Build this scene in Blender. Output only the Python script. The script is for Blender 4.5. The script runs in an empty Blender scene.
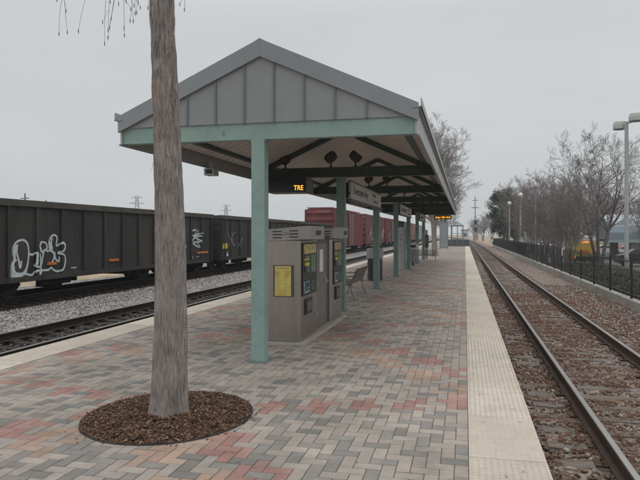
import bpy, math, random
import numpy as np
from mathutils import Vector, Matrix, noise
R = math.radians
S = bpy.context.scene
COL = S.collection
random.seed(7)
rng = np.random.default_rng(7)

# ------------------------------------------------------------------ materials
MATS = {}
def mat(name, col, rough=.7, var=.12, scale=6., bump=0., bscale=40., metal=0., attr=None, emit=None,
        col2=None, stretch=(1, 1, 1), thr=None, dirt=0.):
    """procedural Principled: colour varied by two noises; col2 = patches of a second colour"""
    if name in MATS: return MATS[name]
    m = bpy.data.materials.new(name); m.use_nodes = True
    nt = m.node_tree; N = nt.nodes; L = nt.links
    b = N['Principled BSDF']
    b.inputs['Roughness'].default_value = rough
    b.inputs['Metallic'].default_value = metal
    if 'Specular IOR Level' in b.inputs and rough > .6: b.inputs['Specular IOR Level'].default_value = .25
    tc = N.new('ShaderNodeTexCoord'); mp = N.new('ShaderNodeMapping'); mp.inputs['Scale'].default_value = stretch
    L.new(tc.outputs['Object'], mp.inputs['Vector'])
    def nz(s, det=5, ro=.6):
        n = N.new('ShaderNodeTexNoise'); n.inputs['Scale'].default_value = s
        n.inputs['Detail'].default_value = det; n.inputs['Roughness'].default_value = ro
        L.new(mp.outputs['Vector'], n.inputs['Vector']); return n
    if attr:
        a = N.new('ShaderNodeAttribute'); a.attribute_name = attr; src = a.outputs['Color']
    else:
        rgb = N.new('ShaderNodeRGB'); rgb.outputs[0].default_value = (*col, 1); src = rgb.outputs[0]
    if col2:
        n2 = nz(thr[0] if thr else 1.5); rp = N.new('ShaderNodeValToRGB')
        c = thr[1] if thr else .55; w = thr[2] if thr else .08
        rp.color_ramp.elements[0].position = c - w; rp.color_ramp.elements[1].position = c + w
        L.new(n2.outputs['Fac'], rp.inputs['Fac'])
        mx = N.new('ShaderNodeMix'); mx.data_type = 'RGBA'
        L.new(rp.outputs['Color'], mx.inputs['Factor']); L.new(src, mx.inputs['A']); mx.inputs['B'].default_value = (*col2, 1)
        src = mx.outputs['Result']
    n = nz(scale); n3 = nz(scale * 5.3)
    ad = N.new('ShaderNodeMath'); ad.operation = 'MULTIPLY_ADD'; L.new(n3.outputs['Fac'], ad.inputs[0]); ad.inputs[1].default_value = .6
    L.new(n.outputs['Fac'], ad.inputs[2])
    mr = N.new('ShaderNodeMapRange'); mr.inputs['From Min'].default_value = .45; mr.inputs['From Max'].default_value = 1.15
    mr.inputs['To Min'].default_value = 1 - var * 1.6; mr.inputs['To Max'].default_value = 1 + var * 1.6
    L.new(ad.outputs[0], mr.inputs['Value'])
    mu = N.new('ShaderNodeVectorMath'); mu.operation = 'SCALE'; L.new(src, mu.inputs[0]); L.new(mr.outputs[0], mu.inputs['Scale'])
    L.new(mu.outputs[0], b.inputs['Base Color'])
    if bump:
        nb = nz(bscale, 6, .65); bp = N.new('ShaderNodeBump'); bp.inputs['Strength'].default_value = bump
        bp.inputs['Distance'].default_value = .02
        L.new(nb.outputs['Fac'], bp.inputs['Height']); L.new(bp.outputs['Normal'], b.inputs['Normal'])
    if emit:
        b.inputs['Emission Color'].default_value = (*emit[0], 1); b.inputs['Emission Strength'].default_value = emit[1]
    MATS[name] = m; return m

def glass(name, col, rough=.08):
    m = mat(name, col, rough, .05, 3)
    m.node_tree.nodes['Principled BSDF'].inputs['Specular IOR Level'].default_value = .8
    return m

# ------------------------------------------------------------------ mesh builder
class MB:
    def __init__(s): s.v = []; s.f = []; s.m = []; s.c = []; s.col = None
    def quad(s, *p, mi=0):
        n = len(s.v); s.v += [tuple(q) for q in p]; s.f.append(tuple(range(n, n + len(p)))); s.m.append(mi); s.c.append(s.col); return s
    def box(s, x0, x1, y0, y1, z0, z1, mi=0, M=None):
        P = [(x0, y0, z0), (x1, y0, z0), (x1, y1, z0), (x0, y1, z0), (x0, y0, z1), (x1, y0, z1), (x1, y1, z1), (x0, y1, z1)]
        if M is not None: P = [tuple(M @ Vector(p)) for p in P]
        n = len(s.v); s.v += P
        for f in ((0, 3, 2, 1), (4, 5, 6, 7), (0, 1, 5, 4), (1, 2, 6, 5), (2, 3, 7, 6), (3, 0, 4, 7)):
            s.f.append(tuple(n + i for i in f)); s.m.append(mi); s.c.append(s.col)
        return s
    def bar(s, a, b, w, h=None, mi=0, up=(0, 0, 1)):
        a = Vector(a); b = Vector(b); d = b - a; l = d.length; d.normalize(); h = h or w
        x = d.cross(Vector(up))
        if x.length < 1e-4: x = Vector((1, 0, 0))
        x.normalize(); z = x.cross(d)
        M = Matrix((x, d, z)).transposed().to_4x4(); M.translation = a
        return s.box(-w / 2, w / 2, 0, l, -h / 2, h / 2, mi, M)
    def prism(s, poly, axis, a, b, mi=0):
        """poly: 2-D points in the two other axes, extruded from a to b along axis"""
        def P(p, t):
            return {'x': (t, p[0], p[1]), 'y': (p[0], t, p[1]), 'z': (p[0], p[1], t)}[axis]
        k = len(poly); n = len(s.v)
        s.v += [P(p, a) for p in poly] + [P(p, b) for p in poly]
        fs = [tuple(range(n, n + k))[::-1], tuple(range(n + k, n + 2 * k))]
        fs += [(n + i, n + (i + 1) % k, n + k + (i + 1) % k, n + k + i) for i in range(k)]
        for f in fs: s.f.append(f); s.m.append(mi); s.c.append(s.col)
        return s
    def tube(s, pts, rad, n=8, mi=0, cap=True):
        pts = [Vector(p) for p in pts]
        if not hasattr(rad, '__len__'): rad = [rad] * len(pts)
        base = len(s.v); px = None
        for i, p in enumerate(pts):
            d = (pts[min(i + 1, len(pts) - 1)] - pts[max(i - 1, 0)]).normalized()
            if px is None: px = d.cross(Vector((0, 0, 1)) if abs(d.z) < .9 else Vector((1, 0, 0))).normalized()
            else:
                px = px - d * px.dot(d)
                px = px.normalized() if px.length > 1e-5 else d.cross(Vector((1, 0, 0))).normalized()
            py = d.cross(px); r = rad[i]
            for k in range(n):
                a = 2 * math.pi * k / n
                s.v.append(tuple(p + px * (math.cos(a) * r) + py * (math.sin(a) * r)))
        for i in range(len(pts) - 1):
            for k in range(n):
                a = base + i * n + k; b_ = base + i * n + (k + 1) % n
                s.f.append((a, b_, b_ + n, a + n)); s.m.append(mi); s.c.append(s.col)
        if cap and n > 2:
            s.f.append(tuple(range(base, base + n))[::-1]); s.m.append(mi); s.c.append(s.col)
            e = base + (len(pts) - 1) * n
            s.f.append(tuple(range(e, e + n))); s.m.append(mi); s.c.append(s.col)
        return s
    def lathe(s, prof, c=(0, 0, 0), n=24, mi=0):
        """prof: list of (r, z)"""
        base = len(s.v)
        for r, z in prof:
            for k in range(n):
                a = 2 * math.pi * k / n
                s.v.append((c[0] + r * math.cos(a), c[1] + r * math.sin(a), c[2] + z))
        for i in range(len(prof) - 1):
            for k in range(n):
                a = base + i * n + k; b_ = base + i * n + (k + 1) % n
                s.f.append((a, b_, b_ + n, a + n)); s.m.append(mi); s.c.append(s.col)
        for e, rv in ((base, True), (base + (len(prof) - 1) * n, False)):
            t = tuple(range(e, e + n)); s.f.append(t[::-1] if rv else t); s.m.append(mi); s.c.append(s.col)
        return s
    def build(s, name, mats, parent=None, smooth=False, bevel=0.):
        me = bpy.data.meshes.new(name)
        me.from_pydata(s.v, [], s.f)
        if not isinstance(mats, (list, tuple)): mats = [mats]
        for m in mats: me.materials.append(m)
        if len(mats) > 1: me.polygons.foreach_set('material_index', s.m)
        if s.c and s.c[0] is not None:
            at = me.attributes.new('Col', 'FLOAT_COLOR', 'FACE')
            at.data.foreach_set('color', np.array([(*c, 1) for c in s.c], dtype=np.float32).ravel())
        if smooth: me.polygons.foreach_set('use_smooth', [True] * len(me.polygons))
        me.update()
        return link(name, me, parent, bevel)

def link(name, me, parent=None, bevel=0.):
    o = bpy.data.objects.new(name, me); COL.objects.link(o)
    if parent is not None:
        o.parent = parent
        if parent.type == 'EMPTY' and parent.get('_w'):
            o.matrix_parent_inverse = Matrix.Translation(-Vector(parent.location))
    if bevel:
        b = o.modifiers.new('Bevel', 'BEVEL'); b.width = bevel; b.segments = 2; b.limit_method = 'ANGLE'
    return o

def tag(o, label=None, cat=None, group=None, kind=None):
    if label: o['label'] = label
    if cat: o['category'] = cat
    if group: o['group'] = group
    if kind: o['kind'] = kind
    return o
def thing(name, label, cat, loc=(0, 0, 0), group=None, local=False, rz=0):
    """Empty at the thing's base. local=False: its parts are written in world coordinates"""
    o = bpy.data.objects.new(name, None); COL.objects.link(o); o.location = loc; o.rotation_euler = (0, 0, rz)
    o.empty_display_size = .2
    if not local: o['_w'] = 1
    return tag(o, label, cat, group)
KIDS = {}
def copy_tree(o, parent=None):
    c = o.copy(); COL.objects.link(c)
    if parent is not None: c.parent = parent
    for ch in [x for x in bpy.data.objects if x.parent == o]: copy_tree(ch, c)
    return c
def place(proto, used, loc, rz=0, sc=1, label=None, group=None):
    o = proto if not used else copy_tree(proto)
    o.location = loc; o.rotation_euler = (0, 0, rz); o.scale = (sc,) * 3 if not hasattr(sc, '__len__') else sc
    tag(o, label, None, group); return o
def text_mesh(name, s, size, m, parent, M, extrude=.002, align='LEFT', sx=1):
    cu = bpy.data.curves.new(name, 'FONT'); cu.body = s; cu.size = size; cu.extrude = extrude; cu.align_x = align
    cu.resolution_u = 3
    t = bpy.data.objects.new(name, cu); COL.objects.link(t)
    dg = bpy.context.evaluated_depsgraph_get(); dg.update()
    me = bpy.data.meshes.new_from_object(t.evaluated_get(dg)); bpy.data.objects.remove(t)
    me.transform(Matrix.Diagonal((sx, 1, 1, 1))); me.transform(M)
    me.materials.clear(); me.materials.append(m); me.name = name
    return link(name, me, parent)

# ------------------------------------------------------------------ palette
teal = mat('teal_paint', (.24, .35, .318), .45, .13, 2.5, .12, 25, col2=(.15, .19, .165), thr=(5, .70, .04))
roofgrey = mat('roof_sheet', (.215, .235, .25), .45, .06, 2, .05, 30, metal=.25)
seamgrey = mat('seam_metal', (.16, .18, .195), .5, .05, 2)
soffit = mat('soffit_sheet', (.62, .565, .515), .6, .08, 4)
steel = mat('brushed_steel', (.36, .325, .30), .33, .12, 2.2, .12, 90, metal=.85, stretch=(1, 1, .15))
steel2 = mat('hood_steel', (.36, .345, .33), .5, .06, 5, metal=.3)
dark = mat('dark_metal', (.022, .024, .025), .55, .2, 9)
teal_dk = mat('dark_green', (.055, .085, .077), .55, .12, 3, .08, 60)  # darker green for rafters, purlins and the tie beams behind the front
black = mat('black_plastic', (.012, .012, .013), .4, .1, 9)
galv = mat('galvanised', (.42, .43, .43), .5, .1, 8, metal=.3)
white = mat('white_paint', (.72, .72, .70), .5, .06, 5)
whiteold = mat('aged_white_panel', (.62, .61, .57), .55, .08, 2.5)
concrete = mat('pale_concrete', (.40, .385, .35), .9, .16, 2.5, .35, 50)
asphalt = mat('parking_asphalt', (.19, .185, .18), .9, .18, .7, .2, 40)
rub = mat('rubber', (.015, .015, .015), .8, .1, 9)
amber = mat('amber_led', (.9, .4, .05), .5, .05, 9, emit=((1., .42, .03), 2.2))

# ------------------------------------------------------------------ ground
def zright(x):                       # terrain falls away behind the fence
    t = min(1, max(0, (x - 5.3) / 2.2)); return -.5 + (-.62) * t
def terrain():
    xs = [-900, -400, -160, -90, -60, -40, -30, -24, -20, -18, -7, .5, 5.1, 5.3, 5.9, 6.5, 7.1, 7.5, 9, 14, 25, 45, 90, 200, 500, 900]
    ys = [-60, -30, -10] + list(range(0, 130, 6)) + [140, 160, 200, 260, 340, 460, 650, 1000, 1600]
    b = MB()
    for x in xs:
        for y in ys:
            z = zright(x) if x > 5 else -.5
            if x < -19: z = -.42 + .12 * noise.noise((x * .1, y * .1, 0))
            b.v.append((x, y, z - .1))
    n = len(ys)
    for i in range(len(xs) - 1):
        for j in range(n - 1):
            b.f.append((i * n + j, (i + 1) * n + j, (i + 1) * n + j + 1, i * n + j + 1)); b.m.append(0); b.c.append(None)
    g = mat('dry_ground', (.36, .265, .175), .95, .3, .6, .5, 6, col2=(.27, .215, .14), thr=(.25, .52, .1))
    tag(b.build('ground', g), kind='structure')
terrain()

def curve_off(y):                    # the lines bend gently left far down the line
    return -(max(0, y - 95) ** 2) / (2 * 4200)

def sheet(name, x0, x1, ylist, nx, zf, m, follow=True):
    b = MB(); n = len(ylist)
    for i in range(nx + 1):
        x = x0 + (x1 - x0) * i / nx
        for y in ylist:
            b.v.append((x + (curve_off(y) if follow else 0), y, zf(x, y)))
    for i in range(nx):
        for j in range(n - 1):
            b.f.append((i * n + j, (i + 1) * n + j, (i + 1) * n + j + 1, i * n + j + 1)); b.m.append(0); b.c.append(None)
    return tag(b.build(name, m, smooth=True), kind='structure')
def ylist(a, fine_to, step, end):
    y = a; o = []
    while y < fine_to: o.append(y); y += step
    while y < end: o.append(y); y += 6
    return o + [end]
# ballast on the right: stones with rusty fines
def mat_ballast(name, c1, c2, c3, rust=None, bandc=None, band=None):
    m = bpy.data.materials.new(name); m.use_nodes = True; nt = m.node_tree; N = nt.nodes; L = nt.links
    b = N['Principled BSDF']; b.inputs['Roughness'].default_value = .95; b.inputs['Specular IOR Level'].default_value = .15
    tc = N.new('ShaderNodeTexCoord')
    vo = N.new('ShaderNodeTexVoronoi'); vo.inputs['Scale'].default_value = 17; L.new(tc.outputs['Object'], vo.inputs['Vector'])
    rp = N.new('ShaderNodeValToRGB'); cr = rp.color_ramp
    cr.elements[0].color = (*c1, 1); cr.elements[1].color = (*c3, 1); e = cr.elements.new(.5); e.color = (*c2, 1)
    sp = N.new('ShaderNodeSeparateColor'); L.new(vo.outputs['Color'], sp.inputs[0]); L.new(sp.outputs[0], rp.inputs['Fac'])
    src = rp.outputs['Color']
    def mixc(src, fac, colour):
        mx = N.new('ShaderNodeMix'); mx.data_type = 'RGBA'; L.new(fac, mx.inputs['Factor']); L.new(src, mx.inputs['A'])
        mx.inputs['B'].default_value = (*colour, 1); return mx.outputs['Result']
    n = N.new('ShaderNodeTexNoise'); n.inputs['Scale'].default_value = 1.1; n.inputs['Detail'].default_value = 6; n.inputs['Roughness'].default_value = .7
    L.new(tc.outputs['Object'], n.inputs['Vector'])
    if rust:
        r2 = N.new('ShaderNodeMapRange'); r2.inputs['From Min'].default_value = .5; r2.inputs['From Max'].default_value = .62
        r2.inputs['To Max'].default_value = .75
        L.new(n.outputs['Fac'], r2.inputs['Value']); src = mixc(src, r2.outputs[0], rust)
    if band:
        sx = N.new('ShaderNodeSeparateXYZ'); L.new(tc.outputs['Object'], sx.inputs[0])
        # dark band around the track centre: oily grime; under the freight cars, painted shade
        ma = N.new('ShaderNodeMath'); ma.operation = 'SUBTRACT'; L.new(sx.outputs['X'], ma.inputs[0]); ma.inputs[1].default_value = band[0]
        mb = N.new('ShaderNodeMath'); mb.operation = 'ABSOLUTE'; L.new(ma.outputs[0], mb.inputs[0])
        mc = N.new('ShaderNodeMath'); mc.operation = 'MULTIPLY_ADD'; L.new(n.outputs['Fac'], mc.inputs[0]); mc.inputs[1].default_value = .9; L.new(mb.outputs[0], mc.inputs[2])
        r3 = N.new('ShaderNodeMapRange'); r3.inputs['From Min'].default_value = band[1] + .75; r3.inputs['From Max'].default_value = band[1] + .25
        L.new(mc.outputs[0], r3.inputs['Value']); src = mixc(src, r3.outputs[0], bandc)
    L.new(src, b.inputs['Base Color'])
    bp = N.new('ShaderNodeBump'); bp.inputs['Strength'].default_value = .9; bp.inputs['Distance'].default_value = .03
    L.new(vo.outputs['Distance'], bp.inputs['Height']); bp.invert = True; L.new(bp.outputs[0], b.inputs['Normal'])
    return m
balR = mat_ballast('ballast_brown', (.10, .075, .06), (.20, .16, .135), (.36, .31, .28), rust=(.20, .095, .055))
balL = mat_ballast('ballast_grey', (.09, .08, .074), (.23, .212, .2), (.44, .42, .41), bandc=(.035, .031, .028), band=(-8.35, .75))
balT = mat_ballast('ballast_train', (.09, .08, .074), (.23, .212, .2), (.44, .42, .41), bandc=(.032, .024, .02), band=(-14.6, 1.75))  # dark band paints in the shade under the freight cars
def znoise(a, s=3.): return lambda x, y: a + .035 * noise.noise((x * s, y * s, .3)) + .02 * noise.noise((x * 9, y * 9, .8))
sheet('ballast_bed', .62, 5.05, ylist(-4, 40, .12, 700), 36, lambda x, y: -.475 + .03 * noise.noise((x * 3, y * 3, .3)) + (-.03 if abs(x - 2.19) > 1.5 else 0), balR)
sheet('ballast_bed', -11.0, -6.75, ylist(-4, 46, .2, 700), 22, znoise(-.40), balL)
sheet('ballast_bed', -18.4, -11.0, ylist(-4, 46, .25, 700), 30, znoise(-.41), balT)

# parking lot, its kerb and the low wall under the fence
b = MB(); b.quad((7.9, -20, -1.2), (120, -20, -1.2), (120, 190, -1.2), (7.9, 190, -1.2))
b.v = [(x, y, -1.19) for x, y, z in b.v]
lot = tag(b.build('parking_lot', asphalt), kind='structure')
b = MB()
y = 4
b.box(5.0, 5.26, 2, 121, -.65, -.2)
tag(b.build('fence_kerb', mat('kerb_concrete', (.33, .31, .28), .9, .25, 1.6, .4, 30, stretch=(1, .4, 1))), kind='structure')
b = MB().box(7.75, 7.92, 4, 120, -1.3, -1.07)
tag(b.build('lot_kerb', concrete), kind='structure')
b = MB()
for k in range(14):
    b.box(13 + 0, 18, 30 + k * 2.8, 30.1 + k * 2.8, -1.186, -1.182)
tag(b.build('parking_marking', mat('worn_line', (.55, .55, .52), .8, .2, 4)), kind='structure')

# ------------------------------------------------------------------ platform
slab = MB()
slab.box(-6.78, .645, -6, 104, -.62, -.008)
slab.box(-6.78, -.5, 104, 165, -.62, -.010)
tag(slab.build('platform', mat('joint_sand', (.145, .135, .12), .95, .2, 5)), kind='structure')

GREY = [(.335, .288, .250), (.323, .279, .243), (.343, .297, .258), (.312, .270, .236), (.33, .282, .243)]
DARK = [(.208, .192, .176), (.225, .206, .187), (.19, .177, .165), (.238, .216, .195)]
RED = [(.32, .185, .155), (.30, .178, .15), (.33, .205, .172)]
ORG = [(.355, .245, .185), (.335, .235, .18), (.36, .265, .205)]
def paver_col(x, y, i, j, rnd):
    xm = x if x > -3.05 else -6.1 - x
    for n in range(6):
        xc = -.10 - .475 * n
        for q, base, hx, hy, pal, p in ((0, 8.50 + .68 * n, .22, .30, RED, .9), (1, 7.55 + .68 * n, .22, .30, ORG, .85), (2, 6.95 - .15 * n, .13, .2, RED, .97)):
            if abs(xm - xc) < hx:
                dy = (y - base + 3.05) % 6.1 - 3.05
                if abs(dy) < hy and rnd.random() < p: return rnd.choice(pal)
    # charcoal ones follow a loose diagonal repeat
    k = (i + 3 * j) % 14
    if (k in (0, 1, 5, 8) and rnd.random() < .8) or rnd.random() < .10: return rnd.choice(DARK)
    return rnd.choice(GREY)
def pavers():
    w = .112; wy = .124; X0, X1 = -6.13, .03; g = .0028; rnd = random.Random(3)
    V = []; F = []; C = []
    nx = int((X1 - X0) / w) + 2; ny0, ny1 = int(-1 / wy), int(62 / wy)
    for i in range(-1, nx + 1):
        for j in range(ny0, ny1):
            k = (i - j) % 4
            if k == 0: a = (i, j, i + 2, j + 1)
            elif k == 3: a = (i, j, i + 1, j + 2)
            else: continue
            x0 = max(X0, X0 + a[0] * w) + g; x1 = min(X1, X0 + a[2] * w) - g
            if x1 - x0 < .02: continue
            y0 = a[1] * wy + g; y1 = a[3] * wy - g
            cx, cy = (x0 + x1) / 2, (y0 + y1) / 2
            if (cx + 2.94) ** 2 + (cy - 5.82) ** 2 < .74 ** 2: continue
            z = rnd.uniform(-.0012, .0012); n = len(V); e = .0035
            c = paver_col(cx, cy, i, j, rnd); q = rnd.uniform(.92, 1.08); c = tuple(t * q for t in c)
            tz = rnd.uniform(-.0008, .0008)
            V += [(x0 + e, y0 + e, z + tz), (x1 - e, y0 + e, z), (x1 - e, y1 - e, z - tz), (x0 + e, y1 - e, z), (x0, y0, z - .004), (x1, y0, z - .004), (x1, y1, z - .004), (x0, y1, z - .004)]
            F += [(n, n + 1, n + 2, n + 3)] + [(n + 4 + t, n + 4 + (t + 1) % 4, n + (t + 1) % 4, n + t) for t in range(4)]
            C += [c] * 5
    b = MB(); b.v = V; b.f = F; b.c = C; b.m = [0] * len(F)
    m = mat('clay_and_concrete_pavers', (1, 1, 1), .8, .22, 1.1, .35, 90, attr='Col', col2=(.17, .15, .13), thr=(3.3, .70, .05))
    tag(b.build('platform_pavers', m), kind='structure')
    far = mat('far_pavers', (.262, .235, .205), .9, .1, 1.2, col2=(.285, .2, .165), thr=(.45, .6, .06))
    b = MB().quad((X0, 62, -.003), (X1, 62, -.003), (X1, 104, -.003), (X0, 104, -.003)).quad((X0, 104, -.003), (-.52, 104, -.003), (-.52, 165, -.003), (X0, 165, -.003))
    tag(b.build('platform_far_paving', far), kind='structure')
pavers()

TACT = [(.53, .465, .39), (.50, .437, .362), (.56, .495, .42), (.48, .42, .348)]
def tactile(x0, x1, y0, y1, dome_to, seed, dome_from=2.4):
    rnd = random.Random(seed); b = MB(); y = y0
    while y < y1:
        ye = min(y + 1.22, y1); c = rnd.choice(TACT); q = rnd.uniform(.92, 1.06)
        b.col = tuple(t * q for t in c)
        b.box(x0 + .002, x1, y + .003, ye - .003, -.05, .006 + rnd.uniform(-.001, .001))
        y = ye
    V = []; F = []
    s = .0508; nx = int((x1 - x0) / s)
    yy = dome_from
    while yy < dome_to:
        for i in range(nx):
            cx = x0 + (i + .5) * (x1 - x0) / nx; n = len(V)
            for k in range(6):
                a = k * math.pi / 3; V.append((cx + .0125 * math.cos(a), yy + .0125 * math.sin(a), .0065))
            for k in range(6):
                a = k * math.pi / 3; V.append((cx + .0065 * math.cos(a), yy + .0065 * math.sin(a), .0112))
            F += [(n + k, n + (k + 1) % 6, n + 6 + (k + 1) % 6, n + 6 + k) for k in range(6)] + [tuple(range(n + 6, n + 12))]
        yy += s
    n = len(b.v); b.v += V; b.f += [tuple(n + t for t in f) for f in F]; b.m += [0] * len(F); b.c += [(.52, .455, .38)] * len(F)
    m = mat('tactile_tile', (1, 1, 1), .8, .12, 1.8, .2, 70, attr='Col')
    return tag(b.build('tactile_strip', m), kind='structure')
tactile(.03, .645, .4, 96.7, 26, 1)
tactile(-6.78, -6.13, -2, 165, 26, 2, 7.5)
# scattered leaves and twigs lying on the strip and pavers
b = MB(); rnd = random.Random(12)
for k in range(190):
    x = rnd.uniform(-5.8, .62); y = rnd.uniform(3, 22); a = rnd.uniform(0, 6.3); l = rnd.uniform(.012, .05)
    if rnd.random() < .35: x = rnd.uniform(.05, .62); y = rnd.uniform(3, 12)
    z = .0125 if x > .03 else .003
    b.bar((x, y, z), (x + l * math.cos(a), y + l * math.sin(a), z + .002), .0035, .002)
tag(b.build('leaf_litter', mat('litter_brown', (.12, .085, .055), .9, .3, 30)), 'tiny brown twigs and bits of leaf scattered over the paving', 'litter', kind='stuff')

# ------------------------------------------------------------------ tracks
rail_side0 = mat('rail_rust', (.075, .05, .038), .8, .25, 6)
rail_top = mat('rail_steel', (.19, .178, .168), .38, .15, 5, metal=.7, stretch=(1, .15, 1))
tie_m0 = mat('weathered_tie', (.185, .158, .138), .9, .35, 2.5, .6, 30, stretch=(.3, 1.2, 1), col2=(.12, .078, .056), thr=(2.2, .54, .08))
rail_oil = mat('rail_dark', (.030, .024, .020), .8, .25, 6)
tie_oil = mat('oily_tie', (.055, .046, .040), .9, .35, 2.5, .6, 30, stretch=(.3, 1.2, 1), col2=(.03, .026, .023), thr=(1.2, .5, .1))
plate_m = mat('tie_plate', (.085, .05, .034), .85, .25, 12)
def track(label, xc, tor, y0, y1, step, inview, seed, group=None, top=None, oily=False):
    rail_side, tie_m = (rail_oil, tie_oil) if oily else (rail_side0, tie_m0)
    t = thing('railway_track', label, 'railway track', (xc, y0, tor - .2), group)
    for s in (-1, 1):
        b = MB(); x = xc + s * .745
        prof = [(-.07, -.185), (.07, -.185), (.07, -.172), (.012, -.155), (.012, -.045), (.036, -.036), (.036, -.006), (.028, 0), (-.028, 0), (-.036, -.006), (-.036, -.036), (-.012, -.045), (-.012, -.155), (-.07, -.172)]
        ys = [y0, 20, 40, 60, 80, 95] + [95 + 12 * k for k in range(1, 60) if 95 + 12 * k < y1] + [y1]
        k = len(prof)
        for y in ys:
            for px, pz in prof: b.v.append((x + px + curve_off(y), y, tor + pz))
        for i in range(len(ys) - 1):
            for j in range(k):
                b.f.append((i * k + j, i * k + (j + 1) % k, (i + 1) * k + (j + 1) % k, (i + 1) * k + j)); b.m.append(1 if j in (6, 7, 8) else 0); b.c.append(None)
        b.build('rail', [rail_side, top or rail_top], t)
    rnd = random.Random(seed)
    protos = []
    for v in range(4):
        b = MB(); L_ = 1.3
        pts = []
        nseg = 14; r = random.Random(seed * 9 + v)
        for i in range(nseg + 1):
            x = -L_ + 2 * L_ * i / nseg + (r.uniform(-.03, .03) if i in (0, nseg) else 0)
            a = .112 + r.uniform(-.008, .006)
            for (yy, zz) in ((-a, -.18), (-a + r.uniform(-.006, .004), -.008 + r.uniform(-.012, .002)), (-a * .35, r.uniform(-.01, .004)), (a * .4, r.uniform(-.012, .003)), (a + r.uniform(-.004, .006), -.01 + r.uniform(-.01, .003)), (a, -.18)):
                b.v.append((x, yy, zz))
        for i in range(nseg):
            for j in range(6):
                b.f.append((i * 6 + j, i * 6 + (j + 1) % 6, (i + 1) * 6 + (j + 1) % 6, (i + 1) * 6 + j)); b.m.append(0); b.c.append(None)
        b.f += [tuple(range(6)), tuple(range(nseg * 6, nseg * 6 + 6))[::-1]]; b.m += [0, 0]; b.c += [None, None]
        for s in (-1, 1):
            b.box(s * .745 - .17, s * .745 + .17, -.09, .09, .003, .018, 1)
            for q in (-.1, .1):
                for e in (-.05, .06): b.box(s * .745 + q - .012, s * .745 + q + .012, e - .012, e + .012, .018, .045, 1)
        protos.append(b)
    metas = []
    for v, b in enumerate(protos):
        me = bpy.data.meshes.new('tie'); me.from_pydata(b.v, [], b.f); me.materials.append(tie_m); me.materials.append(plate_m)
        me.polygons.foreach_set('material_index', b.m); metas.append((me, b))
    y = y0; n = 0; far = MB()
    while y < min(y1, 330):
        v = rnd.randrange(4); rz = rnd.uniform(-.02, .02); dx = rnd.uniform(-.04, .04)
        M = Matrix.Translation((xc + dx + curve_off(y), y, tor - .2)) @ Matrix.Rotation(rz + (math.pi if rnd.random() < .5 else 0), 4, 'Z')
        if n < 96 and y >= inview:
            o = link('tie', metas[v][0], t); o.matrix_basis = M; n += 1
        elif y > inview:
            far.box(-1.3, 1.3, -.11, .11, -.15, 0, 0, M)
        y += step + rnd.uniform(-.03, .03)
    o = far.build('tie', tie_m, t); o['kind'] = 'stuff'
    return t
track('nearest railway track right of the platform, rusty ballast and weathered ties', 2.19, -.25, 1.0, 620, .56, 2.5, 5)
track('empty railway track with oily dark bed along the left platform edge', -8.35, -.15, 2.0, 620, .56, 9.0, 6, oily=True)
track('far left railway track that the freight cars stand on', -14.75, -.15, 2.0, 620, .56, 12, 8, oily=True)

def stones(name, label, n, xr, yr, zf, cols, seed, size, mask=None, near=1.6, flat=1):
    g = np.random.default_rng(seed)
    u = g.random(n) ** near
    y = yr[0] + (yr[1] - yr[0]) * u; x = g.uniform(*xr, n)
    if mask is not None:
        k = mask(x, y, g); x = x[k]; y = y[k]; n = len(x)
    sz = g.uniform(size[0], size[1], n) * (1 + .5 * (y - yr[0]) / (yr[1] - yr[0]))
    z = zf(x, y) + sz * .1
    base = np.array([(1, 0, 0), (0, 1, 0), (-1, 0, 0), (0, -1, 0), (0, 0, 1), (0, 0, -1), (.6, .6, .55), (-.6, -.6, .5)])
    base = base[:6]
    tri = np.array([(0, 1, 4), (1, 2, 4), (2, 3, 4), (3, 0, 4), (1, 0, 5), (2, 1, 5), (3, 2, 5), (0, 3, 5)])
    a = g.uniform(0, 6.28, n); ca, sa = np.cos(a), np.sin(a)
    V = base[None] * (1 + g.uniform(-.45, .3, (n, 6, 1))) + g.uniform(-.28, .28, (n, 6, 3))
    V = V * np.stack([sz, sz * g.uniform(.55, 1, n), sz * g.uniform(.45, .8, n) * flat], 1)[:, None, :]
    X = V[..., 0] * ca[:, None] - V[..., 1] * sa[:, None]; Y = V[..., 0] * sa[:, None] + V[..., 1] * ca[:, None]
    P = np.stack([X + x[:, None], Y + y[:, None], V[..., 2] + z[:, None]], -1).reshape(-1, 3)
    F = (tri[None] + (np.arange(n) * 6)[:, None, None]).reshape(-1, 3)
    me = bpy.data.meshes.new(name)
    me.vertices.add(len(P)); me.vertices.foreach_set('co', P.astype(np.float32).ravel())
    me.loops.add(len(F) * 3); me.loops.foreach_set('vertex_index', F.astype(np.int32).ravel())
    me.polygons.add(len(F)); me.polygons.foreach_set('loop_start', (np.arange(len(F)) * 3).astype(np.int32))
    me.update(calc_edges=True)
    cols = np.array(cols); c = cols[g.integers(0, len(cols), n)] * g.uniform(.75, 1.2, (n, 1))
    c4 = np.concatenate([np.repeat(c, 8, 0), np.ones((n * 8, 1))], 1).astype(np.float32)
    at = me.attributes.new('Col', 'FLOAT_COLOR', 'FACE'); at.data.foreach_set('color', c4.ravel())
    me.materials.append(mat('stone_faces', (1, 1, 1), .9, .12, 30, attr='Col'))
    o = link(name, me); tag(o, label, 'ballast', kind='stuff'); return o
def mR(x, y, g):   # ties and rails stay bare
    ph = ((y - 1.0) % .56); on_tie = (ph < .12) | (ph > .45)
    inside = abs(x - 2.19) < 1.32
    rail = (abs(abs(x - 2.19) - .745) < .1)
    p = np.where(inside & on_tie, .05, np.where(inside, .8, 1.))
    return (g.random(len(x)) < p) & ~rail
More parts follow.
